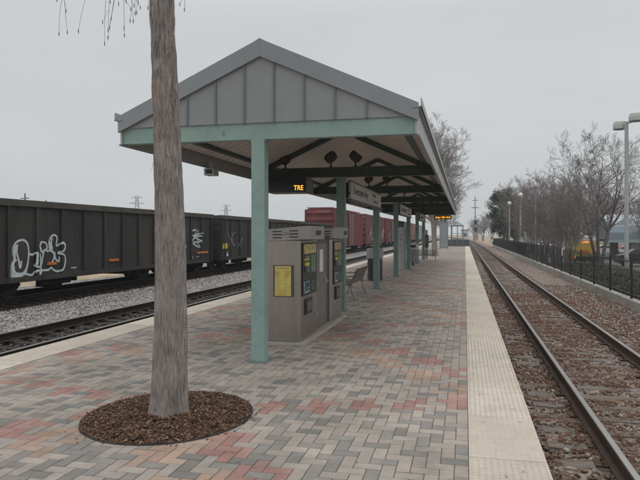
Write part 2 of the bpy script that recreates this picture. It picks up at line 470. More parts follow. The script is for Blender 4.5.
stones('ballast_stones', 'brown and pinkish ballast stones around the right hand track', 30000, (.68, 4.98), (2.6, 30), lambda x, y: -.465 + 0 * x - np.where(abs(x - 2.19) > 1.4, .02, 0),
       [(.26, .215, .19), (.17, .13, .11), (.34, .30, .27), (.20, .115, .08), (.28, .22, .205), (.12, .095, .08), (.18, .085, .05), (.15, .11, .09)], 4, (.022, .045), mR, 1.7)
stones('ballast_stones', 'pale grey ballast stones between the two left hand tracks', 36000, (-13.0, -9.3), (8, 50), lambda x, y: -.40 + 0 * x,
       [(.40, .375, .36), (.32, .30, .285), (.22, .205, .195), (.45, .43, .42), (.13, .115, .105), (.34, .30, .27), (.30, .22, .19)], 5, (.026, .05), None, 1.2)
stones('ballast_stones', 'oily dark ballast stones inside the empty left track', 5000, (-9.6, -6.9), (8, 36), lambda x, y: -.39 + 0 * x,
       [(.06, .053, .048), (.10, .09, .082), (.04, .036, .034), (.17, .155, .14)], 6, (.03, .05), lambda x, y, g: abs(abs(x + 8.35) - .745) > .1, 1.2)

# rusty fines and leaf scraps lying in drifts round the near track
def mF(x, y, g):
    v = np.array([noise.noise((a * .9, b_ * .8, 4.)) + .5 * noise.noise((a * 3, b_ * 3, 1.)) for a, b_ in zip(x, y)])
    return (v > -.08) & ~(abs(abs(x - 2.19) - .745) < .06)
stones('rusty_fines', 'drifts of orange brown rust crumbs and leaf scraps on the near track', 85000, (.68, 4.4), (2.6, 26), lambda x, y: -.442 + 0 * x - np.where(abs(x - 2.19) > 1.4, .03, 0),
       [(.22, .095, .05), (.17, .075, .045), (.26, .125, .07), (.12, .06, .04), (.27, .16, .10)], 9, (.006, .017), mF, 1.6, flat=.45)
# ------------------------------------------------------------------ canopy
CX = -2.86; HW = 2.23; Y0, Y1 = 8.5, 45.4
FY = [8.6, 14.7, 20.8, 26.9, 33.0, 39.1, 45.2]
ZR, ZE, TH = 4.63, 3.61, .23
can = thing('station_canopy', 'long gabled platform canopy with grey metal roof on teal posts', 'canopy', (CX, Y0, 0))
sl = (ZR - ZE) / HW
roof = MB()
for s in (-1, 1):
    P = [(CX, ZR), (CX + s * HW, ZE), (CX + s * HW, ZE - .05), (CX, ZR - .05)]
    roof.prism(P if s > 0 else P[::-1], 'y', Y0 - .06, Y1 + .06)
    for k in range(84):                   # standing seams
        y = Y0 + .22 + k * .44
        if y > Y1: break
        a = Vector((CX, y, ZR + .012)); b2 = Vector((CX + s * HW, y, ZE + .012)); roof.bar(a, b2, .022, .03, 0)
r_o = roof.build('roof', roofgrey, can)
MB().prism([(CX - .09, ZR - .025), (CX, ZR + .004), (CX + .09, ZR - .025), (CX, ZR + .022)], 'y', Y0 - .07, Y1 + .07).build('ridge_cap', roofgrey, r_o)
for yy, nm in ((Y0 - .075, 0), (Y1 + .03, 1)):   # rake fascia at each gable
    b = MB()
    for s in (-1, 1):
        P = [(CX, ZR + .015), (CX + s * (HW + .02), ZE + .015), (CX + s * (HW + .02), ZE - TH), (CX, ZR - TH - .01)]
        b.prism(P if s > 0 else P[::-1], 'y', yy, yy + .045)
    b.build('rake_fascia', mat('rake_metal', (.245, .265, .28), .45, .05, 2, metal=.25), can, bevel=.004)
    b = MB(); xe = HW - .02
    g0 = yy + (.05 if nm == 0 else -.025)
    b.prism([(CX - xe, 3.45), (CX + xe, 3.45), (CX + xe, ZE - .1), (CX, ZR - .1), (CX - xe, ZE - .1)], 'y', g0, g0 + .02)
    for k in range(-4, 5):
        x = CX - .02 + (k + .5) * .445
        if abs(x - CX) > 1.95: continue
        zt = ZR - TH - sl * abs(x - CX)
        b.box(x - .013, x + .013, g0 - .022 if nm == 0 else g0 + .021, g0 - .001 if nm == 0 else g0 + .045, 3.45, zt + .02, 1)
    b.build('gable_panel', [mat('gable_sheet', (.262, .274, .282), .5, .05, 2.5), seamgrey], can)
# soffit deck with ribs, seen from below
b = MB()
for s in (-1, 1):
    xi = HW - .07
    P = [(CX, ZR - .19), (CX + s * xi, ZR - .19 - sl * xi), (CX + s * xi, ZR - .21 - sl * xi), (CX, ZR - .21)]
    b.prism(P if s > 0 else P[::-1], 'y', Y0 + .02, Y1 - .02)
    y = Y0 + .1
    while y < Y1 - .05:
        b.bar((CX + s * .02, y, ZR - .216 - sl * .02), (CX + s * xi, y, ZR - .216 - sl * xi), .03, .008)
        y += .3
b.build('soffit', soffit, can)
for s in (-1, 1):                         # eave fascia with a small gutter
    x = CX + s * HW
    b = MB()
    a0, a1 = (x - .03, x) if s > 0 else (x, x + .03)
    b.box(a0, a1, Y0 - .03, Y1, ZE - .40, ZE - .06)
    b.box(x - .05 if s > 0 else x - .07, x + .07 if s > 0 else x + .05, Y0 - .09, Y1 + .04, ZE - .05, ZE - .035)
    b.box(x + s * .058 - .006, x + s * .058 + .006, Y0 - .09, Y1 + .04, ZE - .05, ZE + .07)
    b.box(min(x, x + s * .03), max(x, x + s * .03), Y0 - .03, Y1, ZE - .42, ZE - .40)
    b.build('eave_fascia', mat('eave_metal', (.36, .36, .355), .5, .06, 3, metal=.2), can)
    b = MB().box(CX + s * 1.93 - .06, CX + s * 1.93 + .06, Y0 + .3, Y1 - .2, 3.49, 3.49 + .12)
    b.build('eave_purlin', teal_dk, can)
for i, y in enumerate(FY):
    b = MB(); xb = HW - .01
    # wide flange tie beam
    b.box(CX - xb, CX + xb, y - .09, y + .09, 3.222, 3.245); b.box(CX - xb, CX + xb, y - .09, y + .09, 3.437, 3.46)
    if i == 0: b.box(CX - xb, CX + xb, y - .1, y - .075, 3.215, 3.462)
    b.box(CX - xb, CX + xb, y - .012, y + .012, 3.245, 3.437)
    b.box(CX - xb, CX - xb + .012, y - .088, y + .088, 3.245, 3.437); b.box(CX + xb - .012, CX + xb, y - .088, y + .088, 3.245, 3.437)
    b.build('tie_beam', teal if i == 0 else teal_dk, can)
    if i:
        for s in (-1, 1):
            b = MB().bar((CX, y, ZR - .285), (CX + s * 2.06, y, ZR - .285 - sl * 2.06), .10, .12)
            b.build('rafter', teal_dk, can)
    px = CX - .05
    b = MB().box(px - .1, px + .1, y - .1 if i else y - .099, y + .1, .012, 3.222)
    p = b.build('post', teal if i == 0 else mat('teal_darker', (.165, .25, .228), .5, .12, 3, .08, 60), can, bevel=.008)  # posts behind the front one get a darker teal
    MB().box(px - .15, px + .15, y - .15, y + .15, .001, .013).box(px - .135, px - .11, y - .135, y - .11, .013, .03).box(px + .11, px + .135, y - .135, y - .11, .013, .03).box(px - .135, px - .11, y + .11, y + .135, .013, .03).box(px + .11, px + .135, y + .11, y + .135, .013, .03).build('base_plate', mat('base_steel', (.2, .25, .23), .7, .2, 6), p)
    b = MB().box(px - .13, px + .13, y - .085, y + .085, 3.195, 3.2215); b.build('cap_plate', teal, p)
# longitudinal tie under the ridge between posts, holds the signs

fl_body = mat('floodlight_shell', (.05, .047, .044), .6, .15, 10)
def floodlight():
    t = thing('floodlight', '', 'floodlight', local=True)
    b = MB().box(-.04, .04, -.04, .04, 0, .02).bar((0, 0, .02), (0, 0, .1), .03).bar((0, 0, .1), (.0, .0, .16), .05)
    b.build('bracket', dark, t)
    M = Matrix.Translation((0, 0, .24)) @ Matrix.Rotation(R(38), 4, 'Y')
    b = MB(); prof = [(.07, -.11), (.125, -.09), (.15, -.04), (.155, .06), (.14, .09), (.14, .1)]
    b.lathe(prof, n=14); b.v = [tuple(M @ Vector(p)) for p in b.v]
    h = b.build('lamp_head', fl_body, t)
    b = MB().lathe([(.13, .1005), (.13, .106)], n=14); b.v = [tuple(M @ Vector(p)) for p in b.v]
    b.build('lens', mat('frosted_lens', (.3, .3, .29), .4, .1, 6), h)
    return t
fp = floodlight(); used = False
ORD = ['', 'second', 'third', 'fourth', 'fifth', 'sixth', 'seventh']
for i, y in enumerate(FY[1:6], 1):
    for s, nm in ((-1, 'left'), (1, 'right')):
        place(fp, used, (CX + .0 + s * .30, y - .02, 3.462), R(180) if s < 0 else 0, 1,
              '%s of the two dark round floodlights on the %s cross beam from the front' % (nm, ORD[i]), 'floodlights on the canopy beams'); used = True
place(fp, True, (CX - 1.45, 14.68, 3.462), R(160), .9, 'lone dark floodlight on the second cross beam, just above the TRE board', 'floodlights on the canopy beams')
# small box lamp hanging from the left eave
t = thing('eave_camera', 'small pale boxy camera hanging from the left eave of the canopy', 'camera', (CX - HW + .12, 11.6, 3.1))
b = MB().box(CX - HW + .02, CX - HW + .24, 11.5, 11.75, 3.02, 3.16); b.build('housing', galv, t, bevel=.01)
MB().box(CX - HW + .1, CX - HW + .16, 11.58, 11.66, 3.16, 3.3).build('bracket', galv, t)
MB().box(CX - HW + .06, CX - HW + .2, 11.494, 11.4995, 3.05, 3.13).build('lens', black, t)

# ------------------------------------------------------------------ LED boards
def led_board(label, x0, x1, y0, y1, z0, z1, words, size, tx, tz, zt, hang):
    t = thing('departure_board', label, 'display board', ((x0 + x1) / 2, y0, z0))
    MB().box(x0, x1, y0 + .02, y1, z0, z1).build('case', mat('board_case', (.09, .09, .09), .5, .1, 6), t, bevel=.006)
    MB().box(x0 + .01, x1 - .01, y0, y0 + .0185, z0 + .01, z1 - .01).build('screen', mat('led_glass', (.006, .006, .007), .25, .1, 5), t)
    MB().box(x1 + .001, x1 + .012, y0 + .05, y1 - .03, z0 + .02, z1 - .02).build('side_panel', mat('case_grey', (.17, .17, .17), .5, .1, 5), t)
    for x in (x0 + .12, x1 - .12): MB().bar((x, (y0 + y1) / 2, z1), (x, (y0 + y1) / 2, hang), .03).build('hanger', dark, t)
    text_mesh('led_text', words, size, amber, t, Matrix.Translation((tx, y0 - .003, tz)) @ Matrix.Rotation(R(90), 4, 'X'), .001, 'RIGHT', zt)
    return t
led_board('black departure board reading TRE in amber, beside the nearest post', -4.45, -3.50, 13.55, 14.25, 2.80, 3.15, 'TRE', .155, -3.555, 2.845, .85, 3.25)
led_board('lit amber departure board hanging at the far end of the canopy', -2.05, -.92, 43.0, 43.4, 2.86, 3.12, 'Dallas TRE 10:45', .17, -.96, 2.925, .86, 3.24)

# ------------------------------------------------------------------ station name signs
def station_sign(label, y0, y1, zt=3.14, zb=2.72, x=-2.72):
    t = thing('station_sign', label, 'sign', (x, y0, zb), 'station name signs under the canopy')
    MB().box(x - .09, x, y0, y1, zb, zt).build('sign_panel', whiteold, t, bevel=.006)
    f = MB()
    f.box(x - .1, x + .012, y0 - .012, y1 + .012, zt + .001, zt + .03); f.box(x - .1, x + .012, y0 - .012, y1 + .012, zb - .05, zb - .001)
    f.build('frame', mat('sign_frame', (.16, .15, .14), .6, .1, 6), t)
    e = MB().box(x - .32, x - .06, y0 - .03, y0 - .013, zb + .02, zt - .02); e.build('end_panel', dark, t)
    for y in (y0 - .14, y1 + .02): MB().box(x - .085, x - .02, y, y + .12, zb + .1, zb + .16).build('bracket', dark, t)
    ink = mat('sign_ink', (.06, .065, .075), .6, .1, 9)
    M = Matrix(((0, 0, 1, x + .002), (1, 0, 0, y0 + .25), (0, 1, 0, zb + .13), (0, 0, 0, 1)))
    text_mesh('lettering', 'Downtown Irving', .31, ink, t, M, .0015, 'LEFT', 1.12)
    for k, w in enumerate(('Dallas', 'Fort Worth')):
        M = Matrix(((0, 0, 1, x + .002), (1, 0, 0, y0 + 3.75), (0, 1, 0, zb + .26 - k * .19), (0, 0, 0, 1)))
        text_mesh('lettering', w, .15, ink, t, M, .0015, 'LEFT', 1.3)
    MB().box(x + .001, x + .003, y0 + 3.45, y0 + 3.48, zb + .05, zt - .05).build('divider', ink, t)
    return t
station_sign('long white station name sign hanging between second and third posts', 15.0, 20.55)
station_sign('white station name sign hanging further back between fourth and fifth posts', 27.1, 32.6)
station_sign('white station name sign farthest back, between sixth and seventh posts', 39.3, 44.7)

# ------------------------------------------------------------------ ticket machines
b = MB().box(-3.55, -2.57, 9.84, 13.62, -.005, .05)
tag(b.build('machine_pad', mat('pad_concrete', (.36, .33, .285), .9, .12, 3, .2, 50), bevel=.01), kind='structure')
XF = -2.665
def ticket_machine(label, y0, y1, full):
    t = thing('ticket_machine', label, 'ticket machine', (-3.05, y0, .05), 'ticket machines under the canopy')
    b = MB().prism([(-3.45, y0), (XF - .05, y0), (XF, y0 + .05), (XF, y1), (-3.45, y1)], 'z', .052, 1.745)
    b.build('cabinet', steel, t, bevel=.006)
    # hood: tapers down towards the back, chamfered front corner, overhangs the face
    pl = [(-3.50, y0 - .03), (XF + .03, y0 - .03), (XF + .17, y0 + .10), (XF + .17, y1 - .12), (XF + .03, y1 - .02), (-3.50, y1 - .02)]
    n = len(pl); h = MB()
    zt = lambda x: 1.975 + (x - XF) * .085; zb = lambda x: 1.757 + min(0, (x - XF)) * .05
    h.v = [(x, y, zb(x)) for x, y in pl] + [(x, y, zt(x)) for x, y in pl]
    h.f = [tuple(range(n))[::-1], tuple(range(n, 2 * n))] + [(i, (i + 1) % n, n + (i + 1) % n, n + i) for i in range(n)]
    h.m = [0] * len(h.f); h.c = [None] * len(h.f)
    hood = h.build('hood', steel2, t, bevel=.006)
    for xa, xb in ((-3.13, -2.97), (-2.84, -2.69)):
        slots = MB()
        for k in range(3):
            z = 1.79 + k * .052 - (.012 if xa < -3.1 else 0)
            slots.box(xa, xb, y0 - .034, y0 - .0295, z, z + .018)
        slots.build('louvre', black, hood)
    text_mesh('hood_mark', 'GFI', .075, mat('mark_grey', (.12, .12, .12), .6), hood, Matrix.Translation((-2.955, y0 - .0325, 1.825)) @ Matrix.Rotation(R(90), 4, 'X'), .001)
    MB().box(XF + .168, XF + .176, y0 + .42, y0 + .80, 1.83, 1.91).build('hood_display', black, hood)
    # control panel on the face
    pa, pb = y0 + .10, y1 - .10; W = pb - pa; z0, z1 = .80, 1.70; H = z1 - z0
    MB().box(XF + .001, XF + .022, pa, pb, z0, z1).build('control_panel', mat('panel_black', (.02, .021, .022), .45, .15, 12), t, bevel=.004)
    def el(name, c, u0, u1, v0, v1, d=.006, em=None):
        c = tuple(min(.9, q * 1.5) for q in c); m = mat('panel_' + name + str(c), c, .5, .25, 25, col2=em, thr=(14, .5, .05) if em else None)
        MB().box(XF + .0225, XF + .0225 + d, pa + u0 * W, pa + u1 * W, z0 + v0 * H, z0 + v1 * H).build(name, m, t)
    if full:
        el('poster', (.50, .34, .10), .08, .92, .79, .97, em=(.25, .30, .16))
    else:
        el('poster', (.34, .27, .16), .08, .92, .79, .97, em=(.30, .16, .12))
    el('notice', (.42, .34, .05), .10, .44, .66, .75, em=(.10, .09, .04))
    el('coin_slot', (.40, .33, .04), .12, .38, .56, .63, .02)
    el('note_slot', (.07, .07, .075), .14, .40, .44, .555, .03)
    el('ticket_sticker', (.46, .37, .04), .10, .50, .33, .42)
    el('card_reader', (.22, .30, .33), .06, .42, .05, .27, .012, em=(.10, .13, .15))
    el('fare_map', (.05, .14, .06), .55, .90, .42, .76, em=(.16, .22, .14))
    el('fare_map', (.05, .11, .07), .55, .86, .06, .26, em=(.02, .04, .03))
    MB().lathe([(.04, 0), (.03, .02)], n=14).build('button', mat('blue_button', (.03, .06, .14), .4), t)
    o = [x for x in bpy.data.objects if x.parent == t][-1]
    o.data.transform(Matrix.Translation((XF + .02, pa + .74 * W, z0 + .34 * H)) @ Matrix.Rotation(R(90), 4, 'Y'))
    k = MB()
    k.box(XF + .03, XF + .036, pa + .10 * W, pa + .38 * W, z0 + .10 * H, z0 + .13 * H)
    for q in range(4):
        for r_ in range(3): k.box(XF + .035, XF + .042, pa + (.12 + q * .065) * W, pa + (.155 + q * .065) * W, z0 + (.15 + r_ * .035) * H, z0 + (.17 + r_ * .035) * H)
    k.build('keypad', dark, t)
    MB().box(XF + .001, XF + .03, y0 + .30, y0 + .74, .47, .74).build('ticket_tray', mat('tray_black', (.03, .03, .032), .5, .2, 10), t, bevel=.006)
    MB().box(XF + .031, XF + .036, y0 + .36, y0 + .66, .52, .68).build('tray_flap', mat('tray_flap', (.09, .09, .09), .3, .2, 10), t)
    return t
tm = ticket_machine('stainless ticket machine nearest the camera, yellow fare poster on its side', 9.94, 11.14, True)
fr = MB().box(-3.125, -2.775, 9.925, 9.938, .80, 1.33).build('poster_frame', mat('poster_frame', (.07, .075, .085), .5), tm)
pm = mat('fare_poster', (.66, .56, .17), .55, .08, 5, col2=(.60, .40, .10), thr=(7, .56, .05))
po = MB().box(-3.095, -2.815, 9.918, 9.9245, .815, 1.315).build('fare_poster', pm, tm)
b = MB(); rnd = random.Random(5)
b.box(-3.06, -2.85, 9.9155, 9.9175, 1.265, 1.29)
for c in (0, 1):
    for k in range(17):
        b.box(-3.08 + c * .135, -3.08 + c * .135 + rnd.uniform(.06, .115), 9.9155, 9.9175, .84 + k * .0235, .847 + k * .0235)
b.build('fare_print', mat('fare_print', (.45, .34, .09), .6), po)
ticket_machine('second stainless ticket machine, beyond the grey service door, beside the second post', 12.46, 13.5, False)
t = thing('service_cabinet', 'narrow stainless service cabinet with a door and a paper notice', 'cabinet', (-3.05, 11.8, .05))
MB().box(-3.42, -2.765, 11.155, 12.445, .052, 1.80).build('cabinet', steel, t)
MB().box(-2.764, -2.738, 11.17, 12.43, .06, 1.79).build('door_frame', mat('frame_steel', (.13, .12, .11), .45, .1, 5, metal=.5), t)
dd = MB().box(-2.737, -2.715, 11.34, 12.16, .09, 1.66).build('door', mat('door_steel', (.25, .225, .21), .42, .1, 3, .1, 90, metal=.6, stretch=(1, 1, .2)), t, bevel=.004)
MB().box(-2.714, -2.708, 11.56, 11.84, 1.12, 1.55).build('paper_notice', white, dd)
b = MB().box(-2.714, -2.70, 12.0, 12.1, .86, .98).tube([(-2.70, 12.05, .93), (-2.65, 12.05, .93), (-2.65, 11.9, .93)], .012, 8)
b.build('door_handle', galv, dd)
b = MB()
for z in (.3, .85, 1.45): b.tube([(-2.712, 11.335, z), (-2.712, 11.335, z + .1)], .014, 8)
b.build('hinge', galv, dd)

# ------------------------------------------------------------------ benches
bench_m = mat('bench_steel', (.16, .15, .14), .5, .15, 9, metal=.3)
def bench():
    """length along local Y, backrest at +X, sitter faces -X"""
    t = thing('bench', '', 'bench', local=True)
    Lh = .92
    prof = [(-.50, .44), (-.42, .452), (-.2, .44), (-.04, .445), (.02, .47), (.06, .54), (.10, .66), (.15, .79), (.205, .87)]
    seat = MB(); back = MB(); n = 19
    for k in range(n):
        y = -Lh + 2 * Lh * k / (n - 1)
        for i in range(len(prof) - 1):
            a, c = prof[i], prof[i + 1]
            tgt = seat if i < 4 else back
            tgt.bar((a[0], y, a[1]), (c[0], y, c[1]), .058, .008, up=(0, 1, 0)) if False else tgt.bar((a[0], y, a[1]), (c[0] + .003, y, c[1] + .003), .05, .008)
    for (x, z, tg) in ((-.50, .437, seat), (-.25, .432, seat), (-.02, .44, seat), (.06, .53, back), (.205, .868, back)):
        tg.tube([(x, -Lh, z), (x, Lh, z)], .016, 8)
    seat.build('seat', bench_m, t); back.build('backrest', bench_m, t)
    for s in (-1, 1):
        y = s * (Lh + .0)
        b = MB().tube([(.205, y, .87), (.12, y, .70), (.05, y, .52), (.02, y, .40), (.06, y, .2), (.14, y, .02)], .016, 8)
        b.tube([(.06, y, .42), (-.25, y, .43), (-.48, y, .43)], .016, 8).box(.08, .2, y - .03, y + .03, 0, .012)
        b.build('leg', bench_m, t)
        b = MB().tube([(-.36, y, .43), (-.38, y, .2), (-.42, y, .02)], .016, 8).box(-.47, -.37, y - .03, y + .03, 0, .012)
        b.build('leg', bench_m, t)
        b = MB().tube([(.10, y, .66), (-.1, y, .665), (-.42, y, .66), (-.50, y, .62), (-.49, y, .55), (-.45, y, .44)], .014, 8)
        b.build('armrest', bench_m, t)
    return t
bp = bench()
place(bp, False, (-3.12, 17.95, .002), 0, (1, 1.05, 1), 'dark slatted steel bench just past the ticket machines')
place(bp, True, (-2.75, 43.2, .002), R(90), .85, 'small dark bench far down the platform near the end of the canopy')
bp['group'] = 'platform benches'
for o in bpy.data.objects:
    if o.get('category') == 'bench': o['group'] = 'platform benches'

# ------------------------------------------------------------------ litter bins
t = thing('trash_can', 'round ribbed dark bin with wide pale top, behind the third post', 'trash can', (-3.5, 24.6, 0))
b = MB()
for k in range(15): b.lathe([(.285, .04 + k * .055), (.315, .05 + k * .055), (.315, .07 + k * .055), (.285, .08 + k * .055)], (-3.5, 24.6, 0), 24)
b.build('can_body', mat('bin_ribs', (.075, .08, .085), .5, .1, 8), t)
MB().lathe([(.27, .02), (.28, .9)], (-3.5, 24.6, 0), 20).build('liner', black, t)
MB().lathe([(.33, .88), (.335, .9), (.335, 1.22), (.30, 1.27), (.2, 1.29)], (-3.5, 24.6, 0), 28).build('lid', mat('bin_lid', (.33, .335, .33), .5, .08, 6), t, smooth=False)
t = thing('trash_can', 'grey bin on a short stem with a dark slot, behind the fifth post', 'trash can', (-3.0, 36.9, 0))
MB().lathe([(.06, .0), (.06, .2)], (-3.0, 36.9, 0), 12).lathe([(.2, 0), (.2, .015)], (-3., 36.9, 0), 16).build('stem', dark, t)
b = MB(); b.lathe([(.27, .18), (.31, .22), (.31, .92)], (-3.0, 36.9, 0), 24)
for k in range(20):
    a = k * math.pi / 10; b.box(-.004, .012, -.03, .03, .2, .92, 0, Matrix.Translation((-3 + .31 * math.cos(a), 36.9 + .31 * math.sin(a), 0)) @ Matrix.Rotation(a, 4, 'Z'))
b.build('can_body', mat('bin_grey', (.22, .23, .225), .5, .1, 8), t)
MB().lathe([(.34, .93), (.35, 1.0), (.35, 1.24), (.33, 1.27), (.1, 1.29)], (-3.0, 36.9, 0), 24).build('lid', mat('bin_lid2', (.42, .43, .42), .5, .08, 6), t)
MB().box(-3.2, -2.8, 36.53, 36.56, 1.06, 1.2).build('opening', black, t)

# ------------------------------------------------------------------ timetable pylon
t = thing('timetable_pylon', 'tall narrow white timetable pylon with dark green header', 'sign', (-3.2, 32.0, 0))
MB().box(-3.40, -3.06, 31.95, 32.05, .02, 2.2).build('panel', mat('pylon_white', (.60, .60, .61), .4, .04, 3), t)
hd = MB().box(-3.41, -3.05, 31.94, 32.06, 2.201, 2.50).build('header', mat('header_green', (.03, .07, .05), .5), t)
b = MB().box(-3.29, -3.17, 31.932, 31.9395, 2.29, 2.31).box(-3.24, -3.22, 31.932, 31.9395, 2.311, 2.42); b.build('emblem', mat('emblem_green', (.25, .42, .28), .5), hd)
f = MB().box(-3.43, -3.405, 31.93, 32.07, .0, 2.52).box(-3.055, -3.03, 31.93, 32.07, .0, 2.52); f.build('frame', galv, t)
b = MB(); rnd = random.Random(8)
for k, z in enumerate((1.75, 1.55, 1.2)): b.box(-3.27, -3.19, 31.944, 31.9495, z, z + .045)
b.build('print', mat('print_grey', (.2, .2, .22), .6), t)
MB().box(-2.99, -2.96, 31.3, 32.2, .1, 2.1).build('side_panel', glass('pale_glass', (.24, .32, .30)), t)

# pay phone
t = thing('pay_phone', 'dark pay phone on a grey stand near the end of the canopy', 'pay phone', (-2.78, 46.6, 0))
MB().box(-2.86, -2.70, 46.55, 46.7, 0, 2.15).build('stand', mat('phone_grey', (.25, .26, .26), .5), t)
h = MB().box(-2.98, -2.62, 46.3, 46.548, .86, 1.78).build('housing', mat('phone_dark', (.05, .052, .06), .5, .2, 8), t, bevel=.02)
MB().box(-2.9, -2.7, 46.285, 46.2995, 1.2, 1.6).build('phone_face', mat('phone_face', (.13, .13, .14), .4, .2, 9), h)

# ------------------------------------------------------------------ windscreen shelter beyond the canopy
t = thing('windscreen', 'grey glass windscreen panel standing on the platform past the bare trees', 'windscreen', (-2.4, 74, 0))
MB().box(-2.85, -1.98, 74.0, 74.05, .25, 3.2).build('pane', mat('frosted_pane', (.30, .32, .33), .25, .08, 1), t)
b = MB()
for x in (-2.9, -1.98): b.box(x, x + .07, 73.98, 74.07, 0, 3.5)
b.box(-2.83, -1.98, 73.98, 74.07, 3.2, 3.26).box(-2.83, -1.98, 73.98, 74.07, .17, .25); b.build('frame', mat('screen_frame', (.2, .23, .22), .5), t)
# ------------------------------------------------------------------ raised boarding platform at the far end
t = thing('boarding_shelter', 'small grey roofed shelter on a raised boarding platform, far along the tracks', 'shelter', (-.9, 99, 0))
MB().box(-2.6, .645, 97.0, 103, .001, .98).build('raised_deck', mat('deck_concrete', (.12, .13, .13), .9, .2, 2), t)
rf = MB()
rf.v = [(-2.1, 94.5, 3.15), (-.2, 94.5, 3.15), (-.2, 99.5, 3.15), (-2.1, 99.5, 3.15), (-1.3, 97, 3.75), (-1.0, 97, 3.75)]
rf.f = [(0, 1, 5, 4), (1, 2, 5), (2, 3, 4, 5), (3, 0, 4), (3, 2, 1, 0)]; rf.m = [0] * 5; rf.c = [None] * 5
rf.build('roof', mat('shelter_roof', (.10, .13, .17), .5), t)
MB().box(-2.1, -.2, 94.5, 99.5, 3.04, 3.146).build('fascia', mat('far_trim', (.16, .2, .22), .5), t)
for (x, y) in ((-2.0, 94.8), (-1.1, 94.8), (-.3, 94.8), (-.3, 99.2), (-2.0, 99.2)):
    MB().box(x - .06, x + .06, y - .06, y + .06, .0 if y < 97 else .98, 3.04).build('post', MATS['far_trim'], t)
b = MB()
for z in (.55, 1.05, 1.9): b.box(-2.0, -.3, 94.9, 94.95, z, z + .05)
for k in range(6): b.box(-1.9 + k * .3, -1.87 + k * .3, 94.91, 94.94, 0, 1.9)
b.build('railing', MATS['far_trim'], t)
# ------------------------------------------------------------------ trees
def along(u, d):                     # a spot on the ground from bearing and distance
    rr = (u - 320) / 620 * d; return (rr * .9737 - d * .2277, d * .9737 + rr * .2277)
def shoots(b, p, d, L, r, lev, P, rnd):
    """a branch with side shoots; P = per level dict list"""
    q = P[lev]; n = q['seg']; pts = [p.copy()]; rad = [r]; dd = d.copy(); dirs = [d.copy()]
    for i in range(n):
        dd = (dd + Vector((rnd.gauss(0, q['wob']), rnd.gauss(0, q['wob']), rnd.gauss(0, q['wob']) + q['up']))).normalized()
        p = p + dd * (L / n); pts.append(p.copy()); rad.append(max(P[0]['rmin'], r * (1 - (i + 1) / n * q['tap']))); dirs.append(dd.copy())
    b.tube(pts, rad, q['n'], cap=False)
    if lev + 1 < len(P):
        c = P[lev + 1]
        for k in range(q['kids']):
            t = q['from'] + (1 - q['from']) * (k + rnd.random() * .8) / q['kids']
            f = t * n; i = min(n - 1, int(f)); pp = pts[i].lerp(pts[i + 1], f - i); ax = dirs[i + 1]
            a = rnd.uniform(0, 6.283); o = ax.orthogonal().normalized(); o2 = ax.cross(o)
            ang = R(rnd.uniform(*q['ang']))
            nd = (ax * math.cos(ang) + (o * math.cos(a) + o2 * math.sin(a)) * math.sin(ang)).normalized()
            shoots(b, pp, nd, L * q['ratio'] * rnd.uniform(.7, 1.15) * (1.15 - .5 * t), max(P[0]['rmin'], rad[i] * q['rr']), lev + 1, P, rnd)

def bare_tree(seed, H, r, stems, barkm, upr=.06, dens=1., name='bare_tree', lean=.25, rmin=.011, kids=(7, 7, 6), ratio=.5, lo=.3):
    """local: base at origin. trunk part + crown part"""
    t = thing(name, '', 'tree', local=True); rnd = random.Random(seed)
    tr = MB(); cr = MB()
    P = [dict(rmin=rmin),
         dict(seg=6, wob=.07, up=upr, tap=.8, n=5, kids=0, ang=(25, 50), ratio=.55, rr=.5),
         dict(seg=5, wob=.09, up=upr * .8, tap=.75, n=4, kids=kids[1], ang=(22, 50), ratio=.55, rr=.55),
         dict(seg=4, wob=.11, up=upr * .5, tap=.7, n=3, kids=kids[2], ang=(22, 55), ratio=.58, rr=.6),
         dict(seg=3, wob=.13, up=upr * .3, tap=.6, n=3, kids=int(4 * dens), ang=(22, 60), ratio=.62, rr=.6)]
    # kids / ratio entries describe how each level is hung on the one before it
    P[1]['kids'] = kids[1]; P[2]['kids'] = kids[2]; P[3]['kids'] = int(4 * dens); P[4]['kids'] = 0
    for q, f0 in zip(P[1:], (0, .18, .2, .2)): q['from'] = f0
    for s in range(stems):
        a = 6.283 * s / stems + rnd.uniform(-.4, .4)
        d = Vector((math.cos(a) * lean, math.sin(a) * lean, 1)).normalized() if stems > 1 else Vector((rnd.uniform(-.03, .03), rnd.uniform(-.03, .03), 1)).normalized()
        Ls = H * rnd.uniform(.70, .80); n = 9; p = Vector((math.cos(a) * r * .8 * (stems > 1), math.sin(a) * r * .8 * (stems > 1), -.1))
        pts = [p.copy()]; rad = [r * 1.25]; dirs = [d.copy()]; dd = d.copy()
        for i in range(n):
            dd = (dd + Vector((rnd.gauss(0, .05), rnd.gauss(0, .05), upr * .4))).normalized(); p = p + dd * (Ls / n); pts.append(p.copy()); dirs.append(dd.copy())
            rad.append(max(.015, r * (1 - (i + 1) / n * .93)))
        tr.tube(pts, rad, 8, cap=False)
        for k in range(kids[0]):
            tt = lo + (1 - lo) * (k + rnd.random() * .8) / kids[0]
            f = tt * n; i = min(n - 1, int(f)); pp = pts[i].lerp(pts[i + 1], f - i); ax = dirs[i + 1]
            aa = 2.4 * k + rnd.uniform(-.5, .5); o = ax.orthogonal().normalized(); o2 = ax.cross(o); ang = R(rnd.uniform(28, 55))
            nd = (ax * math.cos(ang) + (o * math.cos(aa) + o2 * math.sin(aa)) * math.sin(ang)).normalized()
            room = (H - pp.z) / max(.35, nd.z + .25)              # every limb ends near a rounded outline
            shoots(cr, pp, nd, min(room * .8, Ls * ratio * rnd.uniform(.8, 1.1)), rad[i] * .55, 1, P, rnd)
    tr.build('trunk', barkm, t, smooth=True); cr.build('crown', barkm, t)
    return t
bark_grey = mat('bark_pale_grey', (.27, .24, .225), .9, .3, 5, .3, 20)
